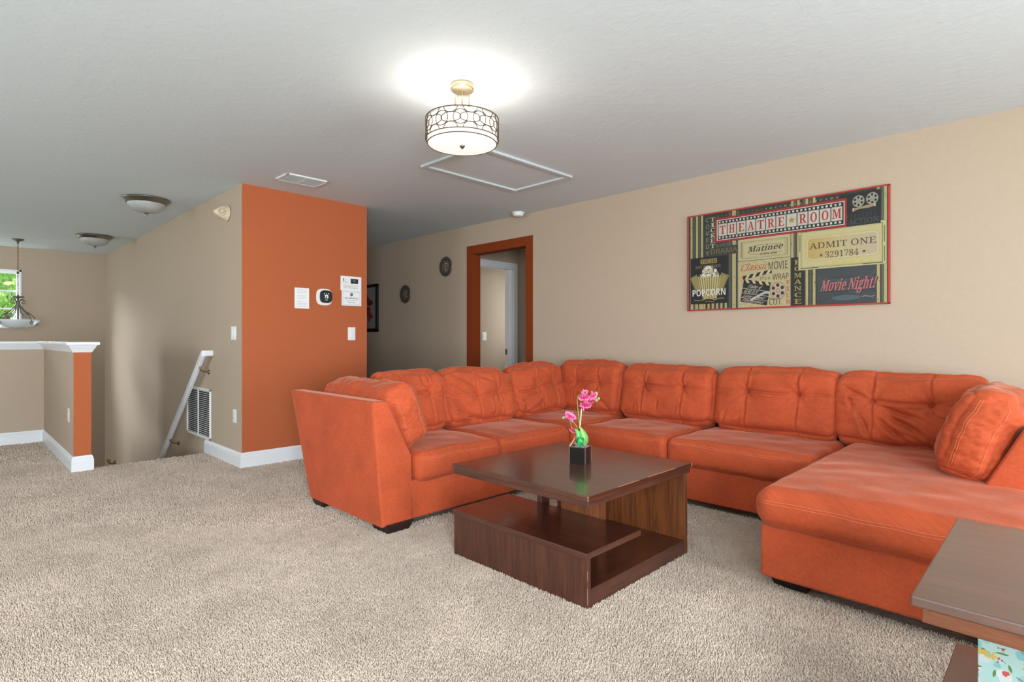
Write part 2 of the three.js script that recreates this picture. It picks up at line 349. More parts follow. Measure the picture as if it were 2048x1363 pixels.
// frame
part('arm', local(prism([[1.72, 0.05], [1.926, 0.05], [1.939, 0.42], [1.80, 0.735], [1.782, 0.753], [1.702, 0.755], [1.69, 0.745]], 'z', (y) => -2.715 - 0.085 * y, (y) => -3.6 - 0.32 * y)), mSuede, sofa);
part('arm', local(prism([[-0.055, 0.27], [-0.27, 0.27], [-0.266, 0.45], [-0.135, 0.715], [-0.12, 0.735], [-0.045, 0.735], [-0.04, 0.72]], 'x', () => 3.2, () => 4.28)), mSuede, sofa);
part('back', local(prism([[-3.43, 0.26], [-3.55, 0.72], [-3.57, 0.745], [-3.82, 0.745], [-3.835, 0.73], [-3.61, 0.06], [-3.45, 0.06]], 'x', () => 1.93, () => 4.30)), mSuede, sofa);
part('back', local(prism([[4.17, 0.26], [4.26, 0.72], [4.275, 0.735], [4.318, 0.735], [4.325, 0.72], [4.25, 0.06], [4.19, 0.06]], 'z', () => -0.05, () => -3.6)), mSuede, sofa);
part('base', local(bx(1.915, 3.47, 0.05, 0.275, -3.55, -2.735, 0.012)), mSuede, sofa);
part('base', local(bx(3.45, 4.24, 0.05, 0.275, -3.55, -0.98, 0.012)), mSuede, sofa);
part('base', local(bx(2.56, 4.25, 0.055, 0.29, -0.975, -0.06, 0.014)), mSuede, sofa);
// feet
function foot(x, z, s = 0.075) {
  const g = rings(x - s * 0.72, x + s * 0.72, z - s * 0.72, z + s * 0.72, [[0, 0], [0.006, 0.004], [s * 0.28, 0.052], [s * 0.28, 0.06]]);
  part('foot', local(g), mFoot, sofa);
}
foot(1.83, -2.80, 0.09); foot(1.80, -3.52, 0.075); foot(3.38, -3.45); foot(4.14, -3.45); foot(3.54, -1.2, 0.06); foot(2.70, -0.87, 0.085); foot(2.66, -0.15, 0.085); foot(4.14, -0.15);
// seats
function seat(x0, x1, y0, y1, z0, z1, sd, front, opt = {}) {
  const o = { w: x1 - x0, h: y1 - y0, d: z1 - z0, r: 0.045, puff: [front === 'x' ? 0.018 : 0.004, 0.022, front === 'z' ? 0.018 : 0.004], seed: sd, lump: 0.005, step: 0.014, ...opt };
  const g = stuffedGeo(o), c = [(x0 + x1) / 2, (y0 + y1) / 2, (z0 + z1) / 2];
  const m = part('seat_cushion', g, mSuede, sofa); m.position.set(c[0] - SOFA[0], c[1], c[2] - SOFA[2]);
  const hw = o.w / 2, hh = o.h / 2, hd = o.d / 2, k = 0.012, st = [];
  for (const e of [0, 0.012]) {
    const yy = hh - 0.018 - e;
    if (front === 'z') st.push(stitches(o, along([-hw + 0.03, yy, hd], [hw - 0.03, yy, hd]), [0, 0.4, 1]));
    if (front === 'x') st.push(stitches(o, along([-hw, yy - (opt.low ?? 0), -hd + 0.03], [-hw, yy - (opt.low ?? 0), hd - 0.03]), [-1, 0.4, 0]));
  }
  if (st.length) part('stitching', join(st), mThread, m);
  return m;
}
seat(1.945, 2.632, 0.262, 0.432, -3.44, -2.705, 1, 'z');
seat(2.637, 3.375, 0.262, 0.436, -3.44, -2.705, 2, 'z');
seat(3.395, 4.2, 0.262, 0.445, -3.44, -2.69, 3, '');
seat(3.425, 4.2, 0.262, 0.437, -2.68, -1.935, 4, 'x');
seat(3.425, 4.2, 0.262, 0.437, -1.928, -0.995, 5, 'x');
seat(2.515, 4.2, 0.275, 0.455, -0.995, -0.045, 6, 'x', { r: 0.075, puff: [0.02, 0.022, 0.012], low: 0.03 });

// loose back cushions and end pillows
const BACKS = 'loose tufted back cushions of the sectional sofa';
const wrinkle = (n, x0, x1, y0, y1, len, ang, dep) => Array.from({ length: n }, () => { const x = rr(x0, x1), y = rr(y0, y1), a = ang + rr(-0.35, 0.35), l = len * rr(0.6, 1.3); return [x, y, x + Math.cos(a) * l, y + Math.sin(a) * l, rr(0.006, 0.012), dep * rr(0.5, 1.1)]; });
function backCushion(label, w, h, d, pos, turn, lean, sd, { buttons = [-0.17, 0.17], by = 0.04, depth = 0.035, creases = [], roll = 0, puff = 0.05, sag } = {}) {
  const t = thing('back_cushion', label, 'cushion', pos, 0, BACKS);
  t.rotation.set(-lean, turn, roll, 'YXZ');
  seed = 5000 + sd * 131;
  const seams = [], hw = w / 2, hh = h / 2;
  for (const b of buttons) seams.push([b, -hh * 1.1, b, by, 0.0075, 0.011], [b, by, b, hh * 1.1, 0.0075, 0.011]);
  seams.push([-hw * 1.1, by, buttons[0], by, 0.0075, 0.009], [buttons[0], by, buttons[1], by, 0.009, 0.02], [buttons[1], by, hw * 1.1, by, 0.0075, 0.01]);
  const cr = creased(creases.map(([a, b, c, e, w, q]) => [a, b, c, e, w * 1.1, q * 1.35]), buttons.map((b) => [b, by, depth * 1.45, 0.05]), seams);
  const o = { w: w + 0.012, h, d, r: d * 0.38, puff: [0.016, 0.026, puff], seed: sd, lump: 0.01, step: 0.0065, deform: (p, u, v, q) => { cr(p, u, v, q); if (sag) sag(p, u, v, q); const cu = Math.abs(u) ** 6 * Math.abs(v) ** 5; p.x -= Math.sign(u) * 0.012 * cu; p.y -= Math.sign(v) * 0.014 * cu; p.y += 0.0035 * noise3(p.x * 9 + sd, 2.2, p.z * 5) * sstep(0.5, 1, v); p.z += 0.003 * noise3(p.x * 8, p.y * 16 + sd, 1.5) * sstep(0, 1, q); } };
  part('cover', stuffedGeo(o), mSuede, t);
  for (const b of buttons) { const f = stuffed(o)(b, by, d / 2), s = new THREE.SphereGeometry(0.011, 14, 10); s.scale(1, 1, 0.45); s.translate(f.x, f.y, f.z + 0.001); part('button', metreUV(s), mSuede, t); }
  return t;
}
const L = Math.PI / 2;
seed = 77;
backCushion('tufted orange back cushion half hidden behind the pillow on the left arm', 0.56, 0.43, 0.19, [2.335, 0.655, -3.36], 0, 0.26, 1, { buttons: [-0.1, 0.12], creases: [...wrinkle(4, -0.25, 0.1, 0.08, 0.2, 0.12, -1.1, 0.012), [0.02, 0.12, 0.2, 0.05, 0.014, 0.008]] });
backCushion('slumped wrinkled orange back cushion, second from the left arm', 0.72, 0.43, 0.19, [2.955, 0.652, -3.345], 0, 0.28, 2, { buttons: [-0.06, 0.16], by: 0.0, depth: 0.03, creases: [[-0.34, 0.12, -0.12, -0.02, 0.012, 0.02], [-0.35, 0.04, -0.2, -0.16, 0.014, 0.022], [-0.32, -0.08, -0.12, -0.19, 0.012, 0.02], [-0.3, -0.14, -0.02, -0.2, 0.009, 0.014], [-0.1, 0.19, 0.1, 0.1, 0.014, 0.014], [0.1, -0.02, 0.08, -0.17, 0.012, 0.016], [0.14, -0.05, 0.22, -0.18, 0.012, 0.014], [-0.3, 0.19, -0.05, 0.05, 0.02, 0.01]], sag: (p, u) => { p.y -= 0.02 * sstep(-0.2, 0.9, u) * sstep(0, 0.2, p.y); } });
backCushion('orange back cushion with a deep fold, against the far corner cushion', 0.68, 0.44, 0.19, [3.655, 0.662, -3.36], 0, 0.26, 3, { buttons: [-0.06, 0.17], by: 0.02, depth: 0.034, creases: [[-0.33, -0.02, -0.1, -0.03, 0.01, 0.02], [-0.04, 0.0, -0.02, -0.13, 0.012, 0.024], [-0.02, -0.1, -0.2, -0.21, 0.012, 0.024], [-0.32, -0.08, -0.2, -0.12, 0.011, 0.016], [-0.3, 0.08, -0.22, -0.2, 0.013, 0.016], [-0.06, 0.2, 0.1, 0.12, 0.013, 0.008], [0.1, 0.2, 0.2, 0.1, 0.013, 0.008]], sag: (p, u) => { p.y -= 0.025 * sstep(-0.1, -1, u) * sstep(0, 0.2, p.y); } });
backCushion('darker orange corner cushion standing behind the orchid', 0.70, 0.45, 0.2, [4.1, 0.672, -3.04], -L, 0.2, 4, { buttons: [-0.1, 0.14], by: 0.03, depth: 0.03, creases: wrinkle(5, -0.28, 0.1, -0.15, 0.1, 0.2, -0.7, 0.01) });
backCushion('plump orange back cushion with two buttons, right after the corner cushion', 0.82, 0.44, 0.2, [4.1, 0.662, -2.275], -L, 0.2, 5, { depth: 0.04, by: 0.05, creases: wrinkle(4, -0.35, 0.3, -0.2, -0.1, 0.1, 1.5, 0.006) });
backCushion('smooth orange back cushion with two buttons, in the middle of the long side', 0.84, 0.45, 0.2, [4.1, 0.665, -1.445], -L, 0.2, 6, { depth: 0.042, by: 0.05, creases: [[-0.2, -0.14, -0.24, -0.21, 0.01, 0.012], [-0.3, -0.1, -0.34, -0.2, 0.01, 0.008]] });
backCushion('creased orange back cushion above the chaise with folds below its button', 0.80, 0.44, 0.2, [4.09, 0.662, -0.675], -L, 0.22, 7, { buttons: [-0.17, 0.12], by: 0.04, depth: 0.042, creases: [[-0.14, 0.02, 0.08, -0.06, 0.012, 0.022], [-0.12, -0.01, 0.12, -0.17, 0.014, 0.024], [-0.14, -0.06, 0.02, -0.2, 0.012, 0.02], [-0.24, -0.04, -0.17, -0.2, 0.012, 0.016], [-0.33, 0.12, -0.2, 0.05, 0.012, 0.016], [-0.3, 0.07, -0.28, -0.02, 0.01, 0.01], [0.1, 0.0, 0.24, -0.08, 0.012, 0.012], [0.0, -0.14, 0.16, -0.22, 0.012, 0.016]] });
function endPillow(label, w, h, d, pos, turn, lean, sd, end) {
  const t = thing('end_pillow', label, 'cushion', pos, 0); t.rotation.set(-lean, turn, 0, 'YXZ');
  seed = 900 + sd;
  const cs = wrinkle(7, -0.35, 0.35, -0.12, 0.12, 0.12, 1.2, 0.01), cr = creased(cs, [], []);
  const o = { w, h, d, r: 0.07, puff: [0.026, 0.026, 0.04], seed: sd, lump: 0.009, step: 0.0075, deform: (p, u, v, q) => { cr(p, u, v, q); p.z += 0.006 * noise3(p.x * 5, p.y * 12 + sd, 4.4); p.y += 0.006 * noise3(p.x * 9 + sd, p.z * 10, 0.4) * sstep(0.4, 1, v); p.x += end * 0.004 * noise3(p.y * 30, p.z * 20, sd) * sstep(0.6, 1, u * end); } };
  const m = part('cover', stuffedGeo(o), mSuede, t), hw = w / 2, hh = h / 2, hd = d / 2, st = [];
  for (const zz of [hd - 0.045, hd - 0.056, -hd + 0.045]) st.push(stitches(o, along([end * hw, -hh + 0.02, zz], [end * hw, hh - 0.02, zz]), [end, 0, 0]));
  part('stitching', join(st), mThread, t);
  return t;
}
endPillow('long orange pillow leaning on the left sofa arm, its end seam showing', 0.86, 0.37, 0.215, [1.972, 0.643, -3.235], L, 0.36, 21, -1);
endPillow('orange pillow leaning on the right sofa arm at the edge of the picture', 0.78, 0.4, 0.2, [3.6, 0.668, -0.285], Math.PI, 0.36, 22, 1);

// ------------------------------------------------------------------ coffee table
{
  const T = [2.277, 0, -1.817], t = thing('coffee_table', 'square dark wood coffee table with offset open shelves', 'table', T), at = (g) => g.translate(-T[0], 0, -T[2]);
  const P = (name, g, m, l) => part(name, at(g), m, t, l);
  P('tabletop', bx(1.836, 2.722, 0.443, 0.468, -2.252, -1.382, 0.004, 2), mWoodTop);
  P('top_rail', bx(1.842, 2.716, 0.418, 0.4435, -2.246, -1.388, 0.002, 2), mWood);
  P('shelf', bx(1.834, 2.245, 0.208, 0.234, -2.250, -1.388, 0.003, 2), mWoodTop);
  P('side_panel', bx(1.845, 1.868, 0, 0.2085, -2.246, -1.392, 0.002, 1), mWood);
  P('side_panel', bx(2.668, 2.694, 0, 0.4185, -2.246, -1.392, 0.002, 1), mWoodIn);
  P('post', bx(2.2455, 2.314, 0.0765, 0.4185, -1.865, -1.632, 0.002, 1), mWoodIn);
  P('post', bx(2.2455, 2.312, 0.0765, 0.4185, -2.032, -2.0, 0.002, 1), mWood);
  P('bottom_shelf', bx(1.866, 2.67, 0.055, 0.077, -2.24, -1.398, 0.002, 0), mWoodTop);
  P('kickboard', bx(1.868, 2.668, 0.0, 0.0765, -1.412, -1.394, 0.003, 0), mWood);
  P('kickboard', bx(1.868, 2.668, 0.0, 0.0765, -2.243, -2.225, 0.003, 0), mWood);
  // pale worn edges where the finish is rubbed off
  for (const [x0, x1, y0, y1, z0, z1] of [[2.30, 2.55, 0.4672, 0.4686, -1.3832, -1.3815], [2.05, 2.22, 0.4672, 0.4684, -1.3830, -1.3816], [1.8355, 1.8375, 0.448, 0.4685, -1.3835, -1.3815], [2.7200, 2.7225, 0.446, 0.468, -1.3835, -1.3815], [1.8446, 1.846, 0.02, 0.09, -1.3925, -1.3915], [1.8446, 1.8458, 0.12, 0.16, -1.3925, -1.3915], [2.6928, 2.6945, 0.01, 0.05, -1.3925, -1.3915]]) P('worn_edge', bx(x0, x1, y0, y1, z0, z1), mWorn, 'pale worn edge');
}

// ------------------------------------------------------------------ orchid in a black pot
{
  const o = thing('potted_orchid', 'small pink orchid in a square black pot on the coffee table', 'plant', [2.318, 0.468, -1.795], -0.7906);
  const pot = new THREE.Group(); pot.name = 'pot'; o.add(pot); pot.rotation.y = 0.7906 + 0.29;
  const s = 0.043, mPot = phy({ color: 0x08080a, roughness: 0.18, clearcoat: 0.6 }), mEdge = std({ color: 0x5a6062, roughness: 0.5 });
  part('pot_wall', rings(-s, s, -s, s, [[-0.002, 0], [0, 0.001], [0, 0.085], [-0.001, 0.086], [-0.005, 0.086], [-0.005, 0.074]]), mPot, pot);
  const e = [];
  for (const [a, b] of [[-1, -1], [1, -1], [-1, 1], [1, 1]]) e.push(bx(a * s - 0.0013, a * s + 0.0013, 0.001, 0.0858, b * s - 0.0013, b * s + 0.0013));
  for (const a of [-1, 1]) e.push(bx(-s, s, 0.0848, 0.0864, a * s - 0.001, a * s + 0.001), bx(a * s - 0.001, a * s + 0.001, 0.0848, 0.0864, -s, s));
  part('pot_edge', join(e), mEdge, pot, 'pale worn edges of the black pot');
  seed = 321; const peb = [];
  for (let i = 0; i < 130; i++) { const g = new THREE.IcosahedronGeometry(rr(0.003, 0.0055), 0); g.scale(1, 0.7, 1); g.rotateY(rr(0, 6)); g.translate(rr(-0.036, 0.036), 0.078 + rr(0, 0.008), rr(-0.036, 0.036)); peb.push(g); }
  const pb = part('gravel', join(peb), std({ color: 0x9c9488, roughness: 0.9 }), pot); pb.userData.kind = 'stuff';
  const X = (X0) => -0.203 + 0.000339 * X0, Y = (Y0) => 0.4289 - 0.000339 * Y0;
  const mStem = std({ color: 0x7d9a4a, roughness: 0.6 }), mPale = std({ color: 0xc9b98f, roughness: 0.7 }), mRoot = std({ color: 0xc49a6c, roughness: 0.7 });
  const mLeaf = phy({ color: 0x5fb661, roughness: 0.45, transmission: 0.15, thickness: 0, side: THREE.DoubleSide }), mLeaf2 = phy({ color: 0x8cba6c, roughness: 0.5, side: THREE.DoubleSide });
  part('stake', tube([[X(588), Y(740), 0.002], [X(600), Y(620), 0.004], [X(616), Y(440), 0.006]], 0.0036, 24), mPale, o);
  part('stem', tube([[X(590), Y(760), 0], [X(575), Y(600), 0.004], [X(556), Y(400), 0.006], [X(552), Y(265), 0.008], [X(568), Y(236), 0.01], [X(640), Y(222), 0.012], [X(710), Y(240), 0.01], [X(790), Y(262), 0.006], [X(870), Y(284), 0.004]], 0.0022, 60), mStem, o);
  part('stem', tube([[X(555), Y(760), 0.004], [X(535), Y(700), 0.008], [X(480), Y(635), 0.012], [X(445), Y(590), 0.014]], 0.0019, 30), mStem, o);
  part('stem', tube([[X(470), Y(740), 0.008], [X(450), Y(680), 0.012], [X(430), Y(610), 0.014]], 0.0014, 20), mStem, o);
  for (const [a, b, z] of [[840, 200, 0.004], [880, 285, 0.004], [845, 312, 0.006], [335, 572, 0.016]]) { const g = new THREE.SphereGeometry(0.0058, 12, 10); g.scale(1, 1.25, 1); g.translate(X(a), Y(b), z); part('bud', g, mLeaf2, o); }
  part('bud_stalk', join(tube([[X(800), Y(262), 0.006], [X(830), Y(225), 0.005], [X(840), Y(205), 0.004]], 0.001, 12), tube([[X(800), Y(265), 0.006], [X(830), Y(290), 0.006], [X(845), Y(308), 0.006]], 0.001, 12)), mStem, o);
  part('bud_stalk', tube([[X(400), Y(570), 0.014], [X(365), Y(575), 0.015], [X(340), Y(573), 0.016]], 0.001, 12), mStem, o);
  part('root', tube([[X(525), Y(850), 0.012], [X(505), Y(890), 0.02], [X(465), Y(950), 0.024], [X(428), Y(1000), 0.022]], 0.0034, 24), mRoot, o);
  part('root', tube([[X(660), Y(870), 0.01], [X(676), Y(910), 0.014], [X(682), Y(985), 0.014]], 0.003, 20), mRoot, o);
  // thick folded leaves
  function leaf(path, width, cup, twist, mat) {
    const c = new THREE.CatmullRomCurve3(path.map((p) => V(...p))), n = 26, k = 10, pos = [], idx = [];
    for (let i = 0; i <= n; i++) {
      const u = i / n, p = c.getPoint(u), tg = c.getTangent(u), side = V(Math.cos(twist * u), 0, -Math.sin(twist * u)), nn = side.clone().cross(tg).normalize(), sd = tg.clone().cross(nn).normalize();
      const w = width * Math.pow(Math.sin(Math.PI * Math.pow(clamp(0.06 + u * 0.94, 0, 1), 0.62)), 0.75) * 0.5;
      for (let j = 0; j <= k; j++) { const v = (j / k) * 2 - 1, q = p.clone().addScaledVector(sd, v * w).addScaledVector(nn, cup * w * v * v); pos.push(q.x, q.y, q.z); }
    }
    for (let i = 0; i < n; i++) for (let j = 0; j < k; j++) { const a = i * (k + 1) + j; idx.push(a, a + 1, a + k + 1, a + 1, a + k + 2, a + k + 1); }
    const top = pos.slice(), N = pos.length / 3; // give it thickness
    const g0 = new THREE.BufferGeometry(); g0.setAttribute('position', new THREE.Float32BufferAttribute(top, 3)); g0.setIndex(idx); g0.computeVertexNormals();
    const nm = g0.attributes.normal.array, all = pos.slice(); for (let i = 0; i < N * 3; i++) all.push(pos[i] - nm[i] * 0.0018);
    const tri = idx.slice(); for (let i = 0; i < idx.length; i += 3) tri.push(N + idx[i], N + idx[i + 2], N + idx[i + 1]);
    const g = new THREE.BufferGeometry(); g.setAttribute('position', new THREE.Float32BufferAttribute(all, 3)); g.setIndex(tri); g.computeVertexNormals();
    return part('leaf', g, mat, o);
  }
  leaf([[X(600), Y(980), 0.012], [X(570), Y(880), 0.03], [X(548), Y(800), 0.026], [X(505), Y(745), 0.02]], 0.033, 0.75, 0.3, mLeaf);
  leaf([[X(615), Y(965), 0.016], [X(655), Y(890), 0.03], [X(630), Y(800), 0.02], [X(596), Y(715), 0.008]], 0.034, 0.8, -0.2, mLeaf2);
  leaf([[X(590), Y(985), 0.03], [X(580), Y(930), 0.045], [X(598), Y(885), 0.044], [X(622), Y(905), 0.036], [X(605), Y(940), 0.034]], 0.03, 0.5, 0.2, std({ color: 0x2ea05a, roughness: 0.45, side: THREE.DoubleSide }));
  leaf([[X(500), Y(945), 0.026], [X(545), Y(962), 0.034], [X(600), Y(975), 0.03]], 0.012, 0.4, 0, std({ color: 0x7f8377, roughness: 0.7, side: THREE.DoubleSide }));
  // blossoms: each petal its own mesh, deep pink with pale rim (the petal's own colour)
  const mPetal = phy({ vertexColors: true, roughness: 0.55, transmission: 0.1, thickness: 0, side: THREE.DoubleSide });
  function petalGeo(len, wid, curl, cup) {
    const n = 10, k = 8, pos = [], col = [], idx = [], A = new THREE.Color(0xc00a62), B = new THREE.Color(0xee9cc2);
    for (let i = 0; i <= n; i++) for (let j = 0; j <= k; j++) {
      const u = i / n, v = (j / k) * 2 - 1, w = wid * 0.5 * Math.pow(Math.sin(Math.PI * (0.1 + 0.9 * u) ** 0.8), 0.7);
      pos.push(v * w, u * len, curl * len * u * u + cup * w * v * v);
      const edge = clamp(Math.max(Math.abs(v), (u - 0.2) / 0.8) ** 4 + 0.12 * Math.abs(Math.sin(v * 9)), 0, 1), c = A.clone().lerp(B, edge); col.push(c.r, c.g, c.b);
    }
    for (let i = 0; i < n; i++) for (let j = 0; j < k; j++) { const a = i * (k + 1) + j; idx.push(a, a + 1, a + k + 1, a + 1, a + k + 2, a + k + 1); }
    const g = new THREE.BufferGeometry(); g.setAttribute('position', new THREE.Float32BufferAttribute(pos, 3)); g.setAttribute('color', new THREE.Float32BufferAttribute(col, 3)); g.setIndex(idx); g.computeVertexNormals(); return g;
  }
  const gSepal = petalGeo(0.026, 0.014, -0.15, 0.2), gPetal = petalGeo(0.028, 0.027, 0.12, 0.25), gLip = petalGeo(0.02, 0.012, 0.6, -0.7), mLip = std({ color: 0xb00a5c, roughness: 0.5 });
  function blossom(x, y, z, rx, ry, rz, sc = 1) {
    const b = new THREE.Group(); b.name = 'blossom'; b.position.set(x, y, z); b.rotation.set(rx, ry, rz, 'YXZ'); b.scale.setScalar(sc); o.add(b);
    for (const a of [0, 2.2, -2.2]) part('petal', gSepal, mPetal, b).rotation.z = a;
    for (const a of [1.35, -1.35]) { const p = part('petal', gPetal, mPetal, b); p.rotation.z = a; p.position.z = 0.002; }
    const l = part('lip', gLip, mPetal, b); l.rotation.z = Math.PI; l.position.z = 0.004;
    const c = part('column', new THREE.SphereGeometry(0.004, 10, 8), mLip, b); c.position.z = 0.006;
  }
  blossom(X(650), Y(265), 0.02, 0.45, -0.1, 0.15, 1.15);
  blossom(X(660), Y(375), 0.022, 0.6, 0.25, -0.3, 1.3);
  blossom(X(785), Y(245), 0.012, 0.1, 0.6, 0.3, 1.1);
  blossom(X(665), Y(195), 0.0, -0.3, 0.3, 0.2, 0.75);
  blossom(X(765), Y(330), 0.01, 0.9, 0.3, 0.2, 0.7);
  blossom(X(435), Y(555), 0.022, -0.5, 0.1, -0.6, 1.2);
  blossom(X(475), Y(762), 0.02, 0.6, -0.4, 2.4, 0.7);
}

// ------------------------------------------------------------------ end table and gift bag
{
  const T = [1.69, 0, 0.12], t = thing('end_table', 'brown wooden end table with a lower shelf, cut off by the picture corner', 'table', T), at = (g) => g.translate(-T[0], 0, -T[2]);
  const P = (name, g, m) => part(name, at(g), m, t);
  P('tabletop', bx(1.352, 2.03, 0.578, 0.600, -0.222, 0.46, 0.004, 2), mWoodGloss);
  P('apron', bx(1.368, 2.014, 0.545, 0.5785, -0.206, 0.444, 0.003, 2), mWoodIn);
  P('shelf', bx(1.368, 2.014, 0.228, 0.252, -0.222, 0.444, 0.003, 0), mWoodGloss);
  P('back_panel', bx(1.99, 2.012, 0, 0.5455, -0.1, 0.34, 0.002, 1), mWood);
  P('base_panel', bx(1.40, 1.99, 0, 0.2285, -0.19, -0.168, 0.002, 0), mWood);
  P('base_panel', bx(1.40, 1.99, 0, 0.2285, 0.39, 0.412, 0.002, 0), mWood);
}
{
  const tex = canvasTex(512, 512, (g, w, h) => {
    g.fillStyle = '#bfe3dc'; g.fillRect(0, 0, w, h); seed = 4242;
    const blob = (x, y, r, c) => { g.fillStyle = c; g.beginPath(); for (let i = 0; i < 9; i++) { const a = (i / 9) * 6.283, q = r * rr(0.7, 1.15); g.lineTo(x + Math.cos(a) * q, y + Math.sin(a) * q); } g.fill(); };
    const lf = (x, y, l, wd, a, c) => { g.save(); g.translate(x, y); g.rotate(a); g.fillStyle = c; g.beginPath(); g.moveTo(0, 0); g.quadraticCurveTo(l / 2, -wd, l, 0); g.quadraticCurveTo(l / 2, wd, 0, 0); g.fill(); g.restore(); };
    for (let i = 0; i < 60; i++) blob(rr(0, w), rr(0, h), rr(14, 40), ['#e9f0f2', '#a9d8d6', '#d8e6e8', '#8fd0cd'][i % 4]);
    for (let i = 0; i < 95; i++) { const x = rr(0, w), y = rr(0, h), k = i % 7; if (k === 0) blob(x, y, rr(10, 20), '#e0584a'); else if (k === 1) { for (let j = 0; j < 5; j++) lf(x, y, rr(22, 34), 10, j * 1.25, '#e8b83a'); } else if (k === 2) lf(x, y, rr(40, 60), 13, rr(0, 6.28), '#5f8a3c'); else if (k === 3) lf(x, y, rr(36, 54), 11, rr(0, 6.28), '#5b3d4c'); else if (k === 4) lf(x, y, rr(30, 46), 10, rr(0, 6.28), '#8a8f9a'); else if (k === 5) lf(x, y, rr(26, 40), 12, rr(0, 6.28), '#1f6f6a'); else { for (let j = 0; j < 4; j++) blob(x + rr(-14, 14), y + rr(-14, 14), 5, '#c24a5a'); lf(x, y, 30, 3, rr(0, 6), '#33404a'); } }
  });
  tex.wrapS = tex.wrapT = THREE.RepeatWrapping;
  const mPrint = std({ map: tex, color: 0xb2b2b2, roughness: 0.55 }), mMint = std({ color: 0x93bdb8, roughness: 0.6 });
  const b = thing('gift_bag', 'floral printed mint gift bag on the end table shelf', 'bag', [1.62, 0.252, 0.02]);
  const face = (w, h) => { const g = new RoundedBoxGeometry(w, h, 0.004, 2, 0.0015); g.translate(0, h / 2, 0); return g; };
  const plane = (w, h, z) => { const g = face(w, h), p = g.attributes.position, uv = g.attributes.uv; for (let i = 0; i < p.count; i++) uv.setXY(i, p.getX(i) / 0.2 + 0.5, p.getY(i) / 0.2); return g; };
  const f = part('front_panel', plane(0.31, 0.26), mPrint, b); f.rotation.y = -Math.PI / 2; f.position.x = -0.07;
  const k = part('back_panel', plane(0.31, 0.26), mPrint, b); k.rotation.y = -Math.PI / 2; k.position.x = 0.07;
  for (const s of [-1, 1]) { // creased side folds
    const sh = new THREE.Shape([[-0.07, 0], [0, 0], [0.07, 0], [0.07, 0.003], [0, 0.003], [-0.07, 0.003]].map((p) => new THREE.Vector2(...p)));
    const g = new THREE.BoxGeometry(0.14, 0.26, 0.003, 8, 12, 1), p = g.attributes.position;
    for (let i = 0; i < p.count; i++) { const q = 1 - Math.abs(p.getX(i)) / 0.07, up = (p.getY(i) + 0.13) / 0.26; p.setZ(i, p.getZ(i) - s * q * 0.035 * up); }
    g.translate(0, 0.13, s * 0.153); g.computeVertexNormals(); part('side_fold', g, mMint, b);
  }
  part('bag_base', bx(-0.07, 0.07, 0, 0.004, -0.154, 0.154), mMint, b);
}

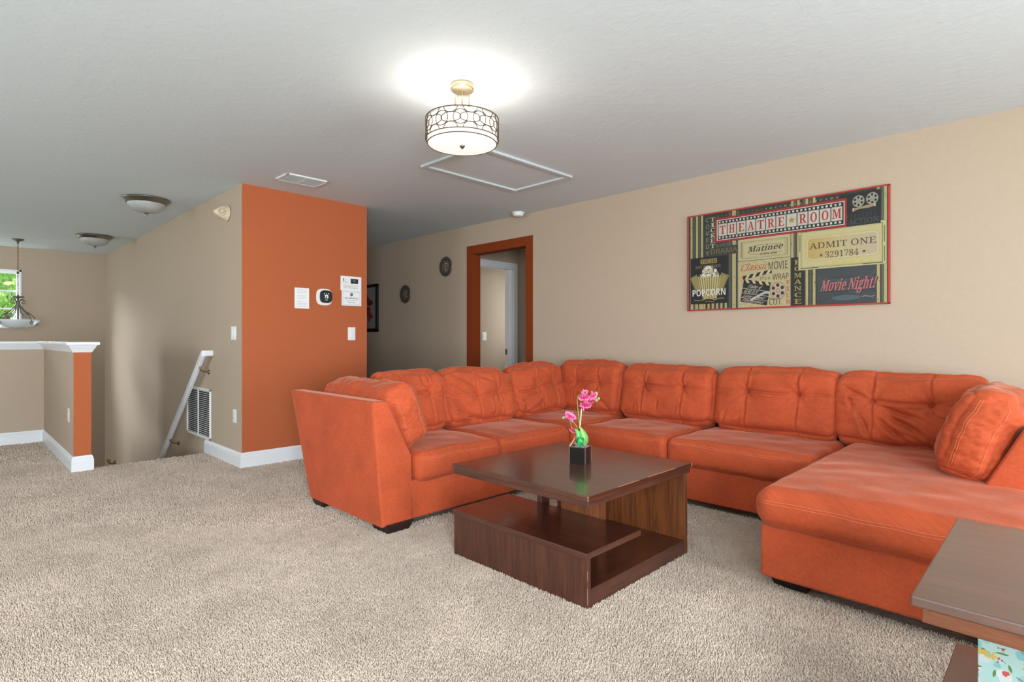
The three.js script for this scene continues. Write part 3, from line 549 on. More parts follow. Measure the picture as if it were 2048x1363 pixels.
// ------------------------------------------------------------------ ceiling lamp over the coffee table
{
  const C = [1.906, H, -2.253], t = thing('drum_lamp', 'lit drum ceiling lamp with a lattice of interlocking rings', 'ceiling lamp', C);
  part('canopy', lathe([[0, 0], [0.06, 0], [0.062, -0.004], [0.062, -0.026], [0.058, -0.032], [0, -0.034]]), mChampagne, t);
  part('rod', join(tube([[0, -0.03, 0], [0, -0.062, 0]], 0.006, 2), bx(-0.042, 0.042, -0.068, -0.056, -0.006, 0.006, 0.002)), mChampagne, t);
  for (const s of [-1, 1]) part('rod', bx(s * 0.036 - 0.005, s * 0.036 + 0.005, -0.24, -0.06, -0.005, 0.005, 0.002), mChampagne, t);
  part('rod', tube([[0, -0.06, 0], [0, -0.24, 0]], 0.005, 2), mChampagne, t);
  t.rotation.y = -0.75;
  const R = 0.19, top = -0.184, low = -0.291, mid = (top + low) / 2, on = (a, y, r = R) => V(Math.cos(a) * r, y, Math.sin(a) * r);
  // fabric drum that glows from inside
  const mShade = phy({ color: 0xf6efe2, roughness: 0.9, transmission: 0.08, thickness: 0, emissive: 0xfff4e4, emissiveIntensity: 0.36, side: THREE.DoubleSide });
  part('lamp_shade', lathe([[0.1775, -0.19], [0.179, -0.188], [0.18, -0.19], [0.18, -0.309], [0.179, -0.311], [0.1775, -0.309], [0.1775, -0.19]], 72), mShade, t);
  part('diffuser', lathe([[0, -0.318], [0.08, -0.317], [0.15, -0.313], [0.176, -0.308], [0.177, -0.305], [0.15, -0.309], [0, -0.314]], 72), phy({ color: 0xf2f2f0, roughness: 0.7, transmission: 0.1, thickness: 0, emissive: 0xfffaf2, emissiveIntensity: 0.36 }), t);
  part('finial', lathe([[0, -0.336], [0.006, -0.334], [0.008, -0.328], [0.013, -0.325], [0.014, -0.321], [0.012, -0.316], [0, -0.316]], 24), mNickel, t);
  const N = 12, bars = [], ell = (a0, rx, ry, y0, from, to, n) => { const q = []; for (let i = 0; i <= n; i++) { const a = lerp(from, to, i / n); q.push(on(a0 + (Math.cos(a) * rx) / R, y0 + Math.sin(a) * ry)); } return q; };
  const ring = (y, r = R) => tube(Array.from({ length: 48 }, (_, i) => on((i / 48) * 2 * Math.PI, y, r)), 0.0027, 96, true, 6);
  bars.push(ring(top), ring(low), ring(-0.3105, 0.1805));
  for (let i = 0; i < N; i++) {
    const a = (i / N) * 2 * Math.PI, b = a + Math.PI / N, cl = (q) => tube(q.slice(0, -1), 0.0021, 40, true, 5);
    bars.push(cl(ell(a, 0.036, 0.036, mid, 0, 2 * Math.PI, 24)), cl(ell(b, 0.053, 0.024, mid, 0, 2 * Math.PI, 24)));
    bars.push(tube(ell(b, 0.036, 0.031, top, Math.PI, 2 * Math.PI, 14), 0.0021, 24, false, 5), tube(ell(b, 0.036, 0.031, low, 0, Math.PI, 14), 0.0021, 24, false, 5));
  }
  part('lattice', join(bars), mBronze, t, 'bronze lattice of interlocking rings');
  const pl = new THREE.PointLight(0xfff6ec, 0.4); pl.position.set(0, -0.215, 0); pl.castShadow = true; pl.shadow.radius = 3; t.add(pl);
}
// ------------------------------------------------------------------ other things on the ceiling
{
  const t = thing('attic_hatch', 'white framed attic hatch in the ceiling behind the drum lamp', 'hatch', [3.08, H, -3.194]), x = 0.52, z = 0.329;
  const fr = (x0, x1, z0, z1) => bx(x0, x1, -0.019, 0, z0, z1, 0.005);
  part('frame', fr(-x, x, z - 0.045, z), mCeilSmooth, t); part('frame', fr(-x, x, -z, -z + 0.045), mCeilSmooth, t);
  part('frame', fr(-x, -x + 0.045, -z + 0.044, z - 0.044), mCeilSmooth, t); part('frame', fr(x - 0.045, x, -z + 0.044, z - 0.044), mCeilSmooth, t);
  part('hatch_panel', bx(-x + 0.04, x - 0.04, -0.004, 0, -z + 0.04, z - 0.04), mCeil, t);
}
{
  const t = thing('ceiling_vent', 'white slatted air vent in the ceiling near the orange wall', 'vent', [2.1, H, -4.55]), x = 0.18, z = 0.122;
  part('frame', join(bx(-x, x, -0.012, 0, z - 0.022, z, 0.004), bx(-x, x, -0.012, 0, -z, -z + 0.022, 0.004), bx(-x, -x + 0.022, -0.012, 0, -z, z, 0.004), bx(x - 0.022, x, -0.012, 0, -z, z, 0.004), bx(-0.008, 0.008, -0.012, 0, -z + 0.02, z - 0.02)), mWhite, t);
  part('duct', bx(-x + 0.02, x - 0.02, -0.002, -0.0005, -z + 0.02, z - 0.02), mDark, t);
  for (let i = 0; i < 9; i++) for (const s of [-1, 1]) { const g = new THREE.BoxGeometry(0.148, 0.0015, 0.019); const m = part('slat', g, mWhite, t); m.position.set(s * 0.083, -0.0085, -z + 0.033 + i * 0.0222); m.rotation.x = 0.62; }
}
{
  const t = thing('smoke_detector', 'small round white smoke detector on the ceiling by the long wall', 'detector', [4.235, H, -4.1]);
  part('base', lathe([[0, 0], [0.07, 0], [0.07, -0.01], [0.066, -0.014], [0, -0.014]]), mWhite, t);
  part('cover', lathe([[0.06, -0.013], [0.06, -0.02], [0.054, -0.036], [0.046, -0.044], [0.02, -0.047], [0, -0.047]]), mWhite, t);
}
const mAlab = phy({ color: 0xc9c8c4, roughness: 0.35, transmission: 0.25, thickness: 0, map: dataTex(256, (i) => grey(225 + 30 * (nBlot[(Math.floor(i / 256) * 2) * 512 + (i % 256) * 2])), 1) });
function flushLight(label, x, z) {
  const t = thing('flush_light', label, 'ceiling lamp', [x, H, z]);
  part('rim', lathe([[0, 0], [0.175, 0], [0.198, -0.006], [0.2, -0.012], [0.192, -0.018], [0.186, -0.028], [0.172, -0.036], [0.168, -0.046], [0.16, -0.05], [0.155, -0.046], [0, -0.03]], 56), mNickel, t);
  part('bowl', lathe([[0.157, -0.044], [0.155, -0.06], [0.143, -0.085], [0.12, -0.107], [0.085, -0.124], [0.04, -0.133], [0, -0.135], [0, -0.131], [0.04, -0.129], [0.083, -0.12], [0.117, -0.104], [0.14, -0.083], [0.152, -0.059], [0.153, -0.044]], 56), mAlab, t);
  part('finial', lathe([[0, -0.168], [0.004, -0.165], [0.009, -0.155], [0.007, -0.148], [0.016, -0.142], [0.021, -0.136], [0, -0.134]], 20), mNickel, t);
}
flushLight('nearer of the two unlit flush ceiling lamps above the stairs', 1.345, -6.23);
flushLight('farther of the two unlit flush ceiling lamps above the stairs', 1.356, -8.92);
// chandelier in the foyer
{
  const t = thing('chandelier', 'wrought iron bowl chandelier hanging in front of the foyer window', 'chandelier', [0.68, 0, -9.96]); t.scale.set(0.88, 1, 0.88);
  part('canopy', lathe([[0, 2.44], [0.075, 2.44], [0.074, 2.432], [0.05, 2.42], [0.018, 2.41], [0.012, 2.385], [0, 2.38]]), mIron, t);
  const links = []; for (let i = 0, y = 2.385; y > 1.69; i++, y -= 0.028) { const g = new THREE.TorusGeometry(0.012, 0.0026, 6, 14); g.scale(0.75, 1.6, 1); if (i % 2) g.rotateY(Math.PI / 2); g.translate(0, y, 0); links.push(g); }
  part('chain', join(links), mIron, t);
  part('hub', lathe([[0, 1.7], [0.01, 1.695], [0.012, 1.682], [0.07, 1.676], [0.078, 1.668], [0.07, 1.66], [0.02, 1.655], [0.014, 1.63], [0.02, 1.6], [0.016, 1.58], [0.012, 1.36], [0.018, 1.3], [0.022, 1.27], [0.012, 1.25], [0, 1.245]], 28), mIron, t);
  const sp = (cx, cy, r0, r1, a0, a1, n = 22) => Array.from({ length: n + 1 }, (_, i) => { const u = i / n, a = lerp(a0, a1, u), r = lerp(r0, r1, u); return [cx + Math.cos(a) * r, cy + Math.sin(a) * r, 0]; });
  for (let k = 0; k < 4; k++) {
    const arm = new THREE.Group(); arm.name = 'arm'; arm.rotation.y = k * Math.PI / 2 + 0.55; t.add(arm);
    part('arm_bar', tube([[0.018, 1.6, 0], [0.04, 1.545, 0], [0.1, 1.485, 0], [0.18, 1.44, 0], [0.235, 1.395, 0], [0.262, 1.345, 0]], 0.0065, 40), mIron, arm);
    part('scroll', tube([[0.015, 1.58, 0], ...sp(0.072, 1.6, 0.045, 0.012, Math.PI, -Math.PI * 0.9)], 0.005, 50), mIron, arm);
    part('scroll', tube([[0.03, 1.54, 0], [0.05, 1.46, 0], [0.09, 1.425, 0], ...sp(0.135, 1.43, 0.036, 0.01, Math.PI * 1.2, Math.PI * 3.1)], 0.0045, 60), mIron, arm);
    part('scroll', tube(sp(0.262, 1.315, 0.032, 0.008, Math.PI * 0.5, -Math.PI * 1.6), 0.005, 40), mIron, arm);
    part('bowl_strap', tube([[0.262, 1.335, 0], [0.2, 1.312, 0], [0.1, 1.305, 0], [0.02, 1.304, 0]], 0.005, 24), mIron, arm);
  }
  part('bowl', lathe([[0.255, 1.362], [0.262, 1.366], [0.258, 1.354], [0.225, 1.312], [0.17, 1.276], [0.1, 1.254], [0, 1.246], [0, 1.252], [0.1, 1.26], [0.167, 1.282], [0.22, 1.317], [0.255, 1.362]], 56), phy({ color: 0xe8ecec, roughness: 0.35, transmission: 0.45, thickness: 0 }), t);
}

// ------------------------------------------------------------------ stair handrail, grille and wall fittings
{
  const t = thing('handrail', 'white wooden handrail sloping down the tan stairwell wall', 'handrail', [1.70, 0, -5.75]);
  const rail = (len) => new RoundedBoxGeometry(0.038, 0.062, len, 3, 0.012);
  const a = V(0, 0.972, 0), b = V(0, -1.70, -3.27), d = b.clone().sub(a), g = rail(d.length()); g.rotateX(Math.atan2(d.y, -d.z)); g.translate(...a.clone().add(b).multiplyScalar(0.5).toArray());
  part('rail', metreUV(g), mTrim, t);
  const r = new RoundedBoxGeometry(0.1, 0.055, 0.042, 3, 0.01); r.translate(0.034, 0.974, -0.004);
  part('rail_return', metreUV(r), mTrim, t);
  for (const z of [-0.115, -1.112, -2.2]) {
    const y = 0.972 - 0.817 * -z - 0.03;
    const k = new THREE.Group(); k.name = 'bracket'; k.position.set(0, y, z); t.add(k);
    part('bracket_arm', tube([[0.0, -0.004, 0], [0.004, -0.03, 0], [0.04, -0.052, 0], [0.078, -0.058, 0]], 0.0062, 24), mBrass, k);
    const rose = lathe([[0, 0], [0.024, 0], [0.022, 0.008], [0.009, 0.014], [0, 0.015]], 24); rose.rotateZ(Math.PI / 2); rose.translate(0.084, -0.058, 0); part('rosette', rose, mBrass, k);
    part('saddle', bx(-0.012, 0.012, -0.007, -0.001, -0.03, 0.03, 0.002), mBrass, k);
  }
}
{
  const t = thing('wall_bracket', 'small brass bracket low on the stairwell wall at the floor edge', 'bracket', [1.784, -0.745, -10.1]);
  const rose = lathe([[0, 0], [0.04, 0], [0.038, 0.012], [0.016, 0.022], [0, 0.024]], 24); rose.rotateZ(Math.PI / 2); part('rosette', rose, mBrass, t);
  part('bracket_arm', tube([[-0.01, 0, 0], [-0.06, 0.004, 0], [-0.085, 0.03, 0], [-0.085, 0.05, 0]], 0.011, 20), mBrass, t);
  part('saddle', bx(-0.11, -0.06, 0.045, 0.06, -0.05, 0.05, 0.004), mBrass, t);
}
{
  const t = thing('return_grille', 'white louvered air return grille behind the stair handrail', 'grille', [1.784, 0.382, -6.17]), z = 0.37, y = 0.246;
  part('frame', join(bx(-0.014, 0, y - 0.026, y, -z, z, 0.004), bx(-0.014, 0, -y, -y + 0.026, -z, z, 0.004), bx(-0.014, 0, -y, y, -z, -z + 0.026, 0.004), bx(-0.014, 0, -y, y, z - 0.026, z, 0.004)), mWhite, t);
  part('mullion', bx(-0.013, -0.004, -y + 0.02, y - 0.02, -0.007, 0.007), mWhite, t);
  part('duct', bx(-0.0025, -0.0005, -y + 0.02, y - 0.02, -z + 0.02, z - 0.02), mDark, t);
  const g = new THREE.BoxGeometry(0.006, 0.0016, 0.69);
  for (let i = 0; i < 23; i++) { const m = part('slat', g, mWhite, t); m.position.set(-0.008, -y + 0.036 + i * 0.0193, 0); m.rotation.z = 0.45; }
}
{ // wall sounder: wedge shaped body with a round grille
  const t = thing('wall_alarm', 'beige rounded alarm sounder high on the stairwell wall', 'alarm', [1.784, 2.236, -5.36]);
  const mB = std({ color: 0xd6c3a8, roughness: 0.5 });
  const base = lathe([[0, 0], [0.082, 0], [0.082, 0.012], [0.076, 0.018], [0, 0.018]], 40); base.rotateZ(Math.PI / 2); base.scale(1, 0.88, 1); part('base', base, mB, t);
  const g = new THREE.SphereGeometry(0.072, 36, 24), p = g.attributes.position;
  for (let i = 0; i < p.count; i++) { const x = p.getX(i), f = x < 0 ? 1 + 0.55 * (-x / 0.072) : 0.2, sq = x < 0 ? 1 - 0.35 * (-x / 0.072) ** 2 : 1; p.setXYZ(i, x * f - 0.008, p.getY(i) * sq * 0.9, p.getZ(i) * sq); }
  g.computeVertexNormals(); part('housing', g, mB, t);
  const gr = new THREE.Group(); gr.name = 'sound_grille'; gr.position.set(-0.062, 0.004, 0.051); gr.rotation.y = -0.55; t.add(gr);
  const dk = std({ color: 0x7c6a56, roughness: 0.7 });
  const disc = new THREE.CylinderGeometry(0.037, 0.039, 0.012, 32); disc.rotateX(Math.PI / 2); part('grille_plate', disc, mB, gr);
  part('grille_ring', join([0.011, 0.02, 0.029].map((r) => { const q = new THREE.TorusGeometry(r, 0.0022, 6, 28); q.translate(0, 0, 0.0065); return q; })), dk, gr);
  part('grille_bar', join([0.5, 1.55, 2.6].map((a) => { const q = new THREE.BoxGeometry(0.062, 0.003, 0.004); q.rotateZ(a); q.translate(0, 0, 0.0065); return q; })), mB, gr);
}
// switches and outlets: plates face +z, then turned
function plate(name, label, category, pos, turn, w, h, kind, mat = mWhite) {
  const t = thing(name, label, category, pos, turn);
  part('cover_plate', metreUV(new RoundedBoxGeometry(w, h, 0.006, 2, 0.0025)).translate(0, 0, 0.003), mat, t);
  const n = kind === 'double' ? [-0.023, 0.023] : [0];
  for (const x of n) {
    if (kind === 'outlet') for (const s of [-1, 1]) {
      const q = new THREE.CylinderGeometry(0.0165, 0.0165, 0.003, 24); q.rotateX(Math.PI / 2); q.scale(1, 0.82, 1); q.translate(x, s * 0.0195, 0.0068); const so = part('socket', q, mat, t);
      part('slot', join(bx(x - 0.0065, x - 0.005, s * 0.0195 - 0.002, s * 0.0195 + 0.006, 0.0078, 0.0086), bx(x + 0.005, x + 0.0065, s * 0.0195 - 0.002, s * 0.0195 + 0.006, 0.0078, 0.0086)), mDark, so);
    } else if (kind === 'blank') part('screw', join(...[-0.042, 0.042].map((y) => { const q = new THREE.CylinderGeometry(0.003, 0.003, 0.002, 12); q.rotateX(Math.PI / 2); q.translate(0, y, 0.0065); return q; })), mat, t);
    else { const q = new RoundedBoxGeometry(0.032, 0.066, 0.006, 2, 0.002); q.rotateX(0.05); q.translate(x, 0, 0.0065); part('rocker', metreUV(q), mat, t); }
  }
  return t;
}
plate('light_switch', 'white single light switch on the orange wall below the notices', 'switch', [2.819, 1.159, -5.02], 0, 0.08, 0.128, 'single');
plate('light_switch', 'white double light switch on the tan stair wall beside the orange corner', 'switch', [1.784, 1.16, -5.205], -L, 0.116, 0.118, 'double');
plate('wall_outlet', 'white outlet low on the tan stair wall beside the orange corner', 'outlet', [1.784, 0.434, -5.18], -L, 0.074, 0.118, 'outlet');
plate('wall_outlet', 'cream outlet on the side of the low stair wall', 'outlet', [0.745, 0.456, -6.09], -L, 0.076, 0.118, 'outlet', std({ color: 0xe6d8c0, roughness: 0.45 }));
plate('light_switch', 'white light switch seen through the orange framed opening', 'switch', [5.49, 1.146, -6.0], 0, 0.08, 0.118, 'single');
// thermostat: round white trim plate, black glass face
{
  const t = thing('thermostat', 'white thermostat with a dark round screen showing 75', 'thermostat', [2.532, 1.506, -5.02]);
  const sq = (r, n = 64) => { const s = new THREE.Shape(); for (let i = 0; i <= n; i++) { const a = (i / n) * 2 * Math.PI, c = Math.cos(a), q = Math.sin(a), k = r / Math.pow(Math.abs(c) ** 3.2 + Math.abs(q) ** 3.2, 1 / 3.2); i ? s.lineTo(c * k, q * k) : s.moveTo(c * k, q * k); } return s; };
  const ex = (r, d, b) => new THREE.ExtrudeGeometry(sq(r - b), { depth: d - b, bevelEnabled: true, bevelSize: b, bevelThickness: b, bevelSegments: 3 });
  part('trim_plate', metreUV(ex(0.079, 0.008, 0.004)), mWhite, t);
  const body = part('housing', metreUV(ex(0.06, 0.02, 0.005).translate(0.012, 0.004, 0.004)), mBlack, t);
  const tex = canvasTex(256, 256, (g) => {
    g.fillStyle = '#1b2023'; g.fillRect(0, 0, 256, 256); g.textAlign = 'center'; g.fillStyle = '#f2f5f5';
    g.font = 'bold 92px sans-serif'; g.fillText('75', 128, 158); g.fillStyle = '#b9c4c6';
    for (const [x, y] of [[78, 62], [128, 70], [178, 62]]) { g.beginPath(); g.arc(x, y, 11, 0, 7); g.fill(); }
    g.fillRect(92, 182, 72, 8); g.fillRect(104, 214, 48, 7);
  });
  const f = new THREE.ShapeGeometry(sq(0.052), 24), p = f.attributes.position, uv = f.attributes.uv; for (let i = 0; i < p.count; i++) uv.setXY(i, p.getX(i) / 0.108 + 0.5, p.getY(i) / 0.108 + 0.5);
  const sc = part('screen', f, phy({ map: tex, roughness: 0.15, emissive: 0xffffff, emissiveMap: tex, emissiveIntensity: 0.35 }), t); sc.position.set(0.012, 0.004, 0.0245);
}
// notices taped to the orange wall
function notice(label, x, y, w, h, tilt, draw) {
  const tex = canvasTex(256, Math.round(256 * h / w), (g, W, Hh) => { g.fillStyle = '#ecebe9'; g.fillRect(0, 0, W, Hh); draw(g, W, Hh); });
  const t = thing('notice', label, 'notice', [x, y, -5.02]); t.rotation.z = tilt;
  const g = new THREE.PlaneGeometry(w, h, 8, 8), p = g.attributes.position; for (let i = 0; i < p.count; i++) p.setZ(i, 0.003 + 0.0025 * Math.abs(p.getX(i) / w) + 0.001 * Math.sin(p.getY(i) * 40));
  g.computeVertexNormals(); part('sheet', g, std({ map: tex, roughness: 0.8, side: THREE.DoubleSide }), t);
  return t;
}
const linesOf = (g, W, list, c = '#a9abad') => { g.fillStyle = c; for (const [x, y, w, h] of list) g.fillRect(x, y, w, h); };
notice('small white paper of grey text left of the thermostat', 2.3125, 1.484, 0.139, 0.19, 0.0, (g, W) => { for (let i = 0; i < 12; i++) if (![3, 7].includes(i)) linesOf(g, W, [[46, 26 + i * 26, 120 + ((i * 53) % 60), 7]], '#c4c6c8'); });
notice('upper printed notice with a black box on the orange wall', 2.812, 1.653, 0.226, 0.142, 0.0, (g, W) => { linesOf(g, W, [[124, 26, 92, 54]], '#26282a'); g.fillStyle = '#8b8d90'; g.font = '14px sans-serif'; g.fillRect(152, 44, 34, 6); g.fillRect(160, 58, 22, 4); g.fillStyle = '#3a3440'; g.beginPath(); g.moveTo(28, 32); g.lineTo(44, 26); g.lineTo(38, 46); g.lineTo(46, 64); g.lineTo(36, 66); g.fill(); g.strokeStyle = '#6d6d70'; g.lineWidth = 3; g.beginPath(); g.arc(70, 56, 16, 0.4, 5); g.stroke(); for (let i = 0; i < 3; i++) linesOf(g, W, [[34, 96 + i * 16, 180, 5]], '#b4b6b8'); });
notice('lower printed notice with a no smoking sign on the orange wall', 2.818, 1.508, 0.214, 0.146, 0.0, (g, W, h) => { g.strokeStyle = '#9b9da0'; g.lineWidth = 3; g.strokeRect(18, 12, W - 36, h - 24); g.fillStyle = '#4a4c50'; g.beginPath(); g.arc(W / 2, 44, 19, 0, 7); g.fill(); g.strokeStyle = '#d9d9d8'; g.lineWidth = 4; g.beginPath(); g.moveTo(W / 2 - 11, 33); g.lineTo(W / 2 + 11, 55); g.stroke(); g.fillStyle = '#4a4c50'; g.font = 'bold 26px serif'; g.textAlign = 'center'; g.fillText('NO SMOKING', W / 2, 96); linesOf(g, W, [[48, 108, 160, 5], [72, 128, 112, 5], [80, 140, 96, 4]], '#a4a6a8'); });

// ------------------------------------------------------------------ things on the long wall
function medallion(label, y, z) {
  const t = thing('wall_medallion', label, 'wall decor', [4.35, y, z], -L);
  const mM = std({ color: 0x7d7163, roughness: 0.42, metalness: 0.4 }), turn = (g) => { g.rotateX(Math.PI / 2); return g; };
  part('disc', turn(lathe([[0, 0], [0.123, 0], [0.125, 0.006], [0.118, 0.014], [0.108, 0.012], [0.1, 0.007], [0.07, 0.008], [0.062, 0.014], [0.054, 0.013], [0.046, 0.006], [0, 0.006]], 56)), mM, t);
  const b = []; for (let i = 0; i < 20; i++) { const a = (i / 20) * 2 * Math.PI, g = new THREE.SphereGeometry(0.0095, 10, 8); g.scale(1, 1, 0.7); g.translate(Math.cos(a) * 0.086, Math.sin(a) * 0.086, 0.01); b.push(g); }
  for (let i = 0; i < 20; i++) { const a = ((i + 0.5) / 20) * 2 * Math.PI, g = new THREE.TorusGeometry(0.012, 0.003, 6, 12); g.translate(Math.cos(a) * 0.106, Math.sin(a) * 0.106, 0.013); b.push(g); }
  part('beading', join(b), std({ color: 0x4f463c, roughness: 0.5, metalness: 0.4 }), t);
  const st = []; for (let i = 0; i < 8; i++) { const a = (i / 8) * 2 * Math.PI, g = new THREE.SphereGeometry(0.012, 12, 8); g.scale(1, 1.3, 0.6); g.rotateZ(a); g.translate(-Math.sin(a) * 0.036, Math.cos(a) * 0.036, 0.012); st.push(g); }
  part('petal_ring', join(st), std({ color: 0xb9b2a4, roughness: 0.18, metalness: 0.9 }), t);
  const c = new THREE.SphereGeometry(0.02, 20, 14); c.scale(1, 1, 0.7); c.translate(0, 0, 0.01); part('boss', c, mM, t);
}
medallion('round metal wall medallion nearer the orange framed opening', 2.0, -5.448);
medallion('round metal wall medallion farther down the hall wall, set lower', 1.708, -6.314);
{
  const tex = canvasTex(512, 512, (g, w, h) => {
    g.fillStyle = '#8f8c88'; g.fillRect(0, 0, w, h); seed = 99;
    const pet = (x, y, r, n, c) => { for (let i = 0; i < n; i++) { const a = rr(0, 6.28), q = rr(0.2, 1) * r; g.fillStyle = c[i % c.length]; g.beginPath(); g.ellipse(x + Math.cos(a) * q, y + Math.sin(a) * q, r * 0.45, r * 0.26, a, 0, 7); g.fill(); } };
    pet(300, 190, 110, 40, ['#7a3038', '#8c4048', '#5e262c', '#99585c']); pet(350, 330, 70, 26, ['#7d2226', '#94373a', '#611a1e']); pet(190, 300, 80, 24, ['#8c4a50', '#73343a']);
    g.strokeStyle = '#4c4a42'; g.lineWidth = 6; for (let i = 0; i < 6; i++) { g.beginPath(); g.moveTo(260 + i * 14, 380); g.quadraticCurveTo(250 + i * 20, 440, 230 + i * 26, 500); g.stroke(); }
  });
  const t = thing('framed_picture', 'dark framed red flower picture at the end of the hall wall', 'picture', [4.35, 1.552, -7.38], -L), w = 0.4, h = 0.342;
  part('frame', join(bx(-w, w, h - 0.042, h, 0, 0.03, 0.004), bx(-w, w, -h, -h + 0.05, 0, 0.03, 0.004), bx(-w, -w + 0.042, -h, h, 0, 0.03, 0.004), bx(w - 0.042, w, -h, h, 0, 0.03, 0.004)), mBlack, t);
  const g = new THREE.BoxGeometry(2 * w - 0.07, 2 * h - 0.08, 0.006); g.translate(0, 0, 0.012); part('print', g, std({ map: tex, roughness: 0.5 }), t);
  part('hanging_wire', tube([[-0.2, h - 0.02, 0.004], [0, h + 0.13, 0.006], [0.2, h - 0.02, 0.004]].map((p) => V(...p)), 0.002, 20), mIron, t);
}
// ------------------------------------------------------------------ cinema sign on the long wall
{
  const tex = canvasTex(2048, 1131, (g, W, Hh) => {
    seed = 31337;
    const rect = (x0, y0, x1, y1, c) => { g.fillStyle = c; g.fillRect(x0, y0, x1 - x0, y1 - y0); };
    const frame = (x0, y0, x1, y1, c, w = 4) => { g.strokeStyle = c; g.lineWidth = w; g.strokeRect(x0, y0, x1 - x0, y1 - y0); };
    const text = (s, x, y, h, w, c, font = 'bold', fam = 'serif', skew = 0, rot = 0) => { // x, y: baseline left; h: cap height; w: width
      g.save(); g.font = font + ' 200px ' + fam; const m = g.measureText(s).width; g.translate(x, y); g.rotate(rot); g.transform(w / m, 0, -skew / 143, h / 143, 0, 0); g.fillStyle = c; g.textAlign = 'left'; g.fillText(s, 0, 0); g.restore();
    };
    const column = (s, xc, y0, y1, h, w, c, fam = 'serif') => [...s].forEach((ch, i) => { const y = lerp(y0, y1 - h, i / (s.length - 1)) + h; text(ch, xc - w / 2, y, h, w, c, 'bold', fam); });
    const star = (x, y, r, c) => { g.fillStyle = c; g.beginPath(); for (let i = 0; i < 10; i++) { const a = -Math.PI / 2 + i * Math.PI / 5, q = i % 2 ? r * 0.4 : r; g.lineTo(x + Math.cos(a) * q, y + Math.sin(a) * q); } g.fill(); };
    // striped ground
    rect(0, 0, W, Hh, '#34382f');
    const stripe = (x, w, c) => { rect(x, 0, x + w, Hh, c); };
    for (const x of [22, 92, 156, 534, 1172, 1232, 1316, 1386, 1958, 2016]) { stripe(x, x === 534 ? 44 : 26, '#b8b07a'); }
    for (const x of [60, 126, 500, 590, 1202, 1290, 1356, 1996]) stripe(x, 16, '#5d645a');
    for (let i = 0; i < 900; i++) { const x = rr(0, W), y = rr(0, Hh); g.fillStyle = rnd() < 0.5 ? 'rgba(40,42,34,0.35)' : 'rgba(190,180,130,0.10)'; g.fillRect(x, y, rr(3, 12), rr(6, 30)); }
    rect(200, 20, 330, 500, '#363932'); rect(256, 400, 603, 500, '#3b3f34');
    // faint strip of letters along the top
    for (let i = 0; i < 26; i++) { const x = 350 + i * 50, t = i / 26; g.fillStyle = t < 0.4 ? '#6b705f' : '#b7b093'; g.globalAlpha = 0.6; if (i % 3 === 0) g.fillRect(x, 30, 26, 18); else { g.beginPath(); g.arc(x + 14, 38, 9, 0, 7); g.fill(); } g.globalAlpha = 1; }
    column('COMEDY', 237, 36, 490, 54, 52, '#77797a', 'sans-serif'); column('TICKET', 301, 40, 408, 50, 62, '#c9c3a0');
    text('LOVE LI', 340, 400, 34, 252, '#6f7a80'); text('DRAMA', 270, 478, 56, 326, '#7d7346', 'normal', 'sans-serif');
    // popcorn panel
    rect(26, 508, 487, 1068, '#17181a'); frame(26, 508, 487, 1068, '#2b2b26', 3);
    rect(150, 530, 352, 586, '#a8924f'); text('FRESH', 160, 578, 40, 182, '#1e1c18'); text('HOT BUTTERED', 86, 640, 34, 312, '#8d7a48');
    for (const s of [-1, 1]) { g.save(); g.translate(256 + s * 165, 800); g.rotate(s * 0.42); rect(-48, -80, 48, 120, '#9d9158'); frame(-38, -70, 38, 110, '#57522f', 4); g.restore(); }
    g.fillStyle = '#cfc68f'; g.beginPath(); g.moveTo(118, 736); g.lineTo(400, 736); g.lineTo(350, 1008); g.lineTo(180, 1008); g.fill();
    g.fillStyle = '#7d7440'; for (let i = 0; i < 9; i++) { const a = 118 + i * 31.3 + 10, b = 180 + i * 18.9 + 6; g.beginPath(); g.moveTo(a, 736); g.lineTo(a + 13, 736); g.lineTo(b + 8, 1008); g.lineTo(b, 1008); g.fill(); }
    for (let i = 0; i < 90; i++) { const x = rr(-1, 1), y = rnd(), hw = lerp(132, 40, y); g.fillStyle = ['#e6e2d4', '#d3ceba', '#c2bda6', '#efece2', '#8e8a76'][i % 5]; g.beginPath(); g.arc(258 + x * hw, 742 - y * 118, rr(8, 19), 0, 7); g.fill(); }
    text('POPCORN', 40, 972, 78, 424, '#e3e3e0', 'bold', 'sans-serif', 0, -0.006);
    g.strokeStyle = '#a99a5e'; g.lineWidth = 9; g.beginPath(); g.moveTo(70, 1014); g.bezierCurveTo(150, 1050, 220, 985, 300, 1016); g.bezierCurveTo(350, 1036, 380, 990, 440, 1014); g.stroke(); g.lineWidth = 5; g.beginPath(); g.moveTo(205, 1048); g.bezierCurveTo(250, 1020, 280, 1060, 320, 1040); g.stroke();
    for (let i = 0; i < 9; i++) rect(30 + i * 52, 1068, 56 + i * 52, 1131, '#b3ab77');
    // middle panel
    rect(603, 340, 1167, 1131, '#bfb68a'); for (let i = 0; i < 260; i++) { g.fillStyle = rnd() < 0.5 ? 'rgba(150,138,90,0.15)' : 'rgba(225,218,180,0.15)'; g.fillRect(rr(603, 1150), rr(340, 1100), rr(4, 26), rr(8, 50)); }
    rect(618, 356, 1156, 596, '#c6bd92'); frame(650, 384, 1124, 572, '#6f6a4d', 4); frame(664, 398, 1110, 558, '#9a936c', 3); rect(636, 380, 642, 560, '#3a392e'); rect(1136, 384, 1141, 572, '#3a392e');
    text('Matinee', 706, 506, 62, 380, '#3b3b38', 'bold', 'serif', 22, -0.02); g.strokeStyle = '#55554c'; g.lineWidth = 4; for (const s of [0, 1]) { g.beginPath(); g.moveTo(720, 452 + s * 70); g.bezierCurveTo(820, 420 + s * 120, 960, 430 + s * 120, 1078, 448 + s * 76); g.stroke(); }
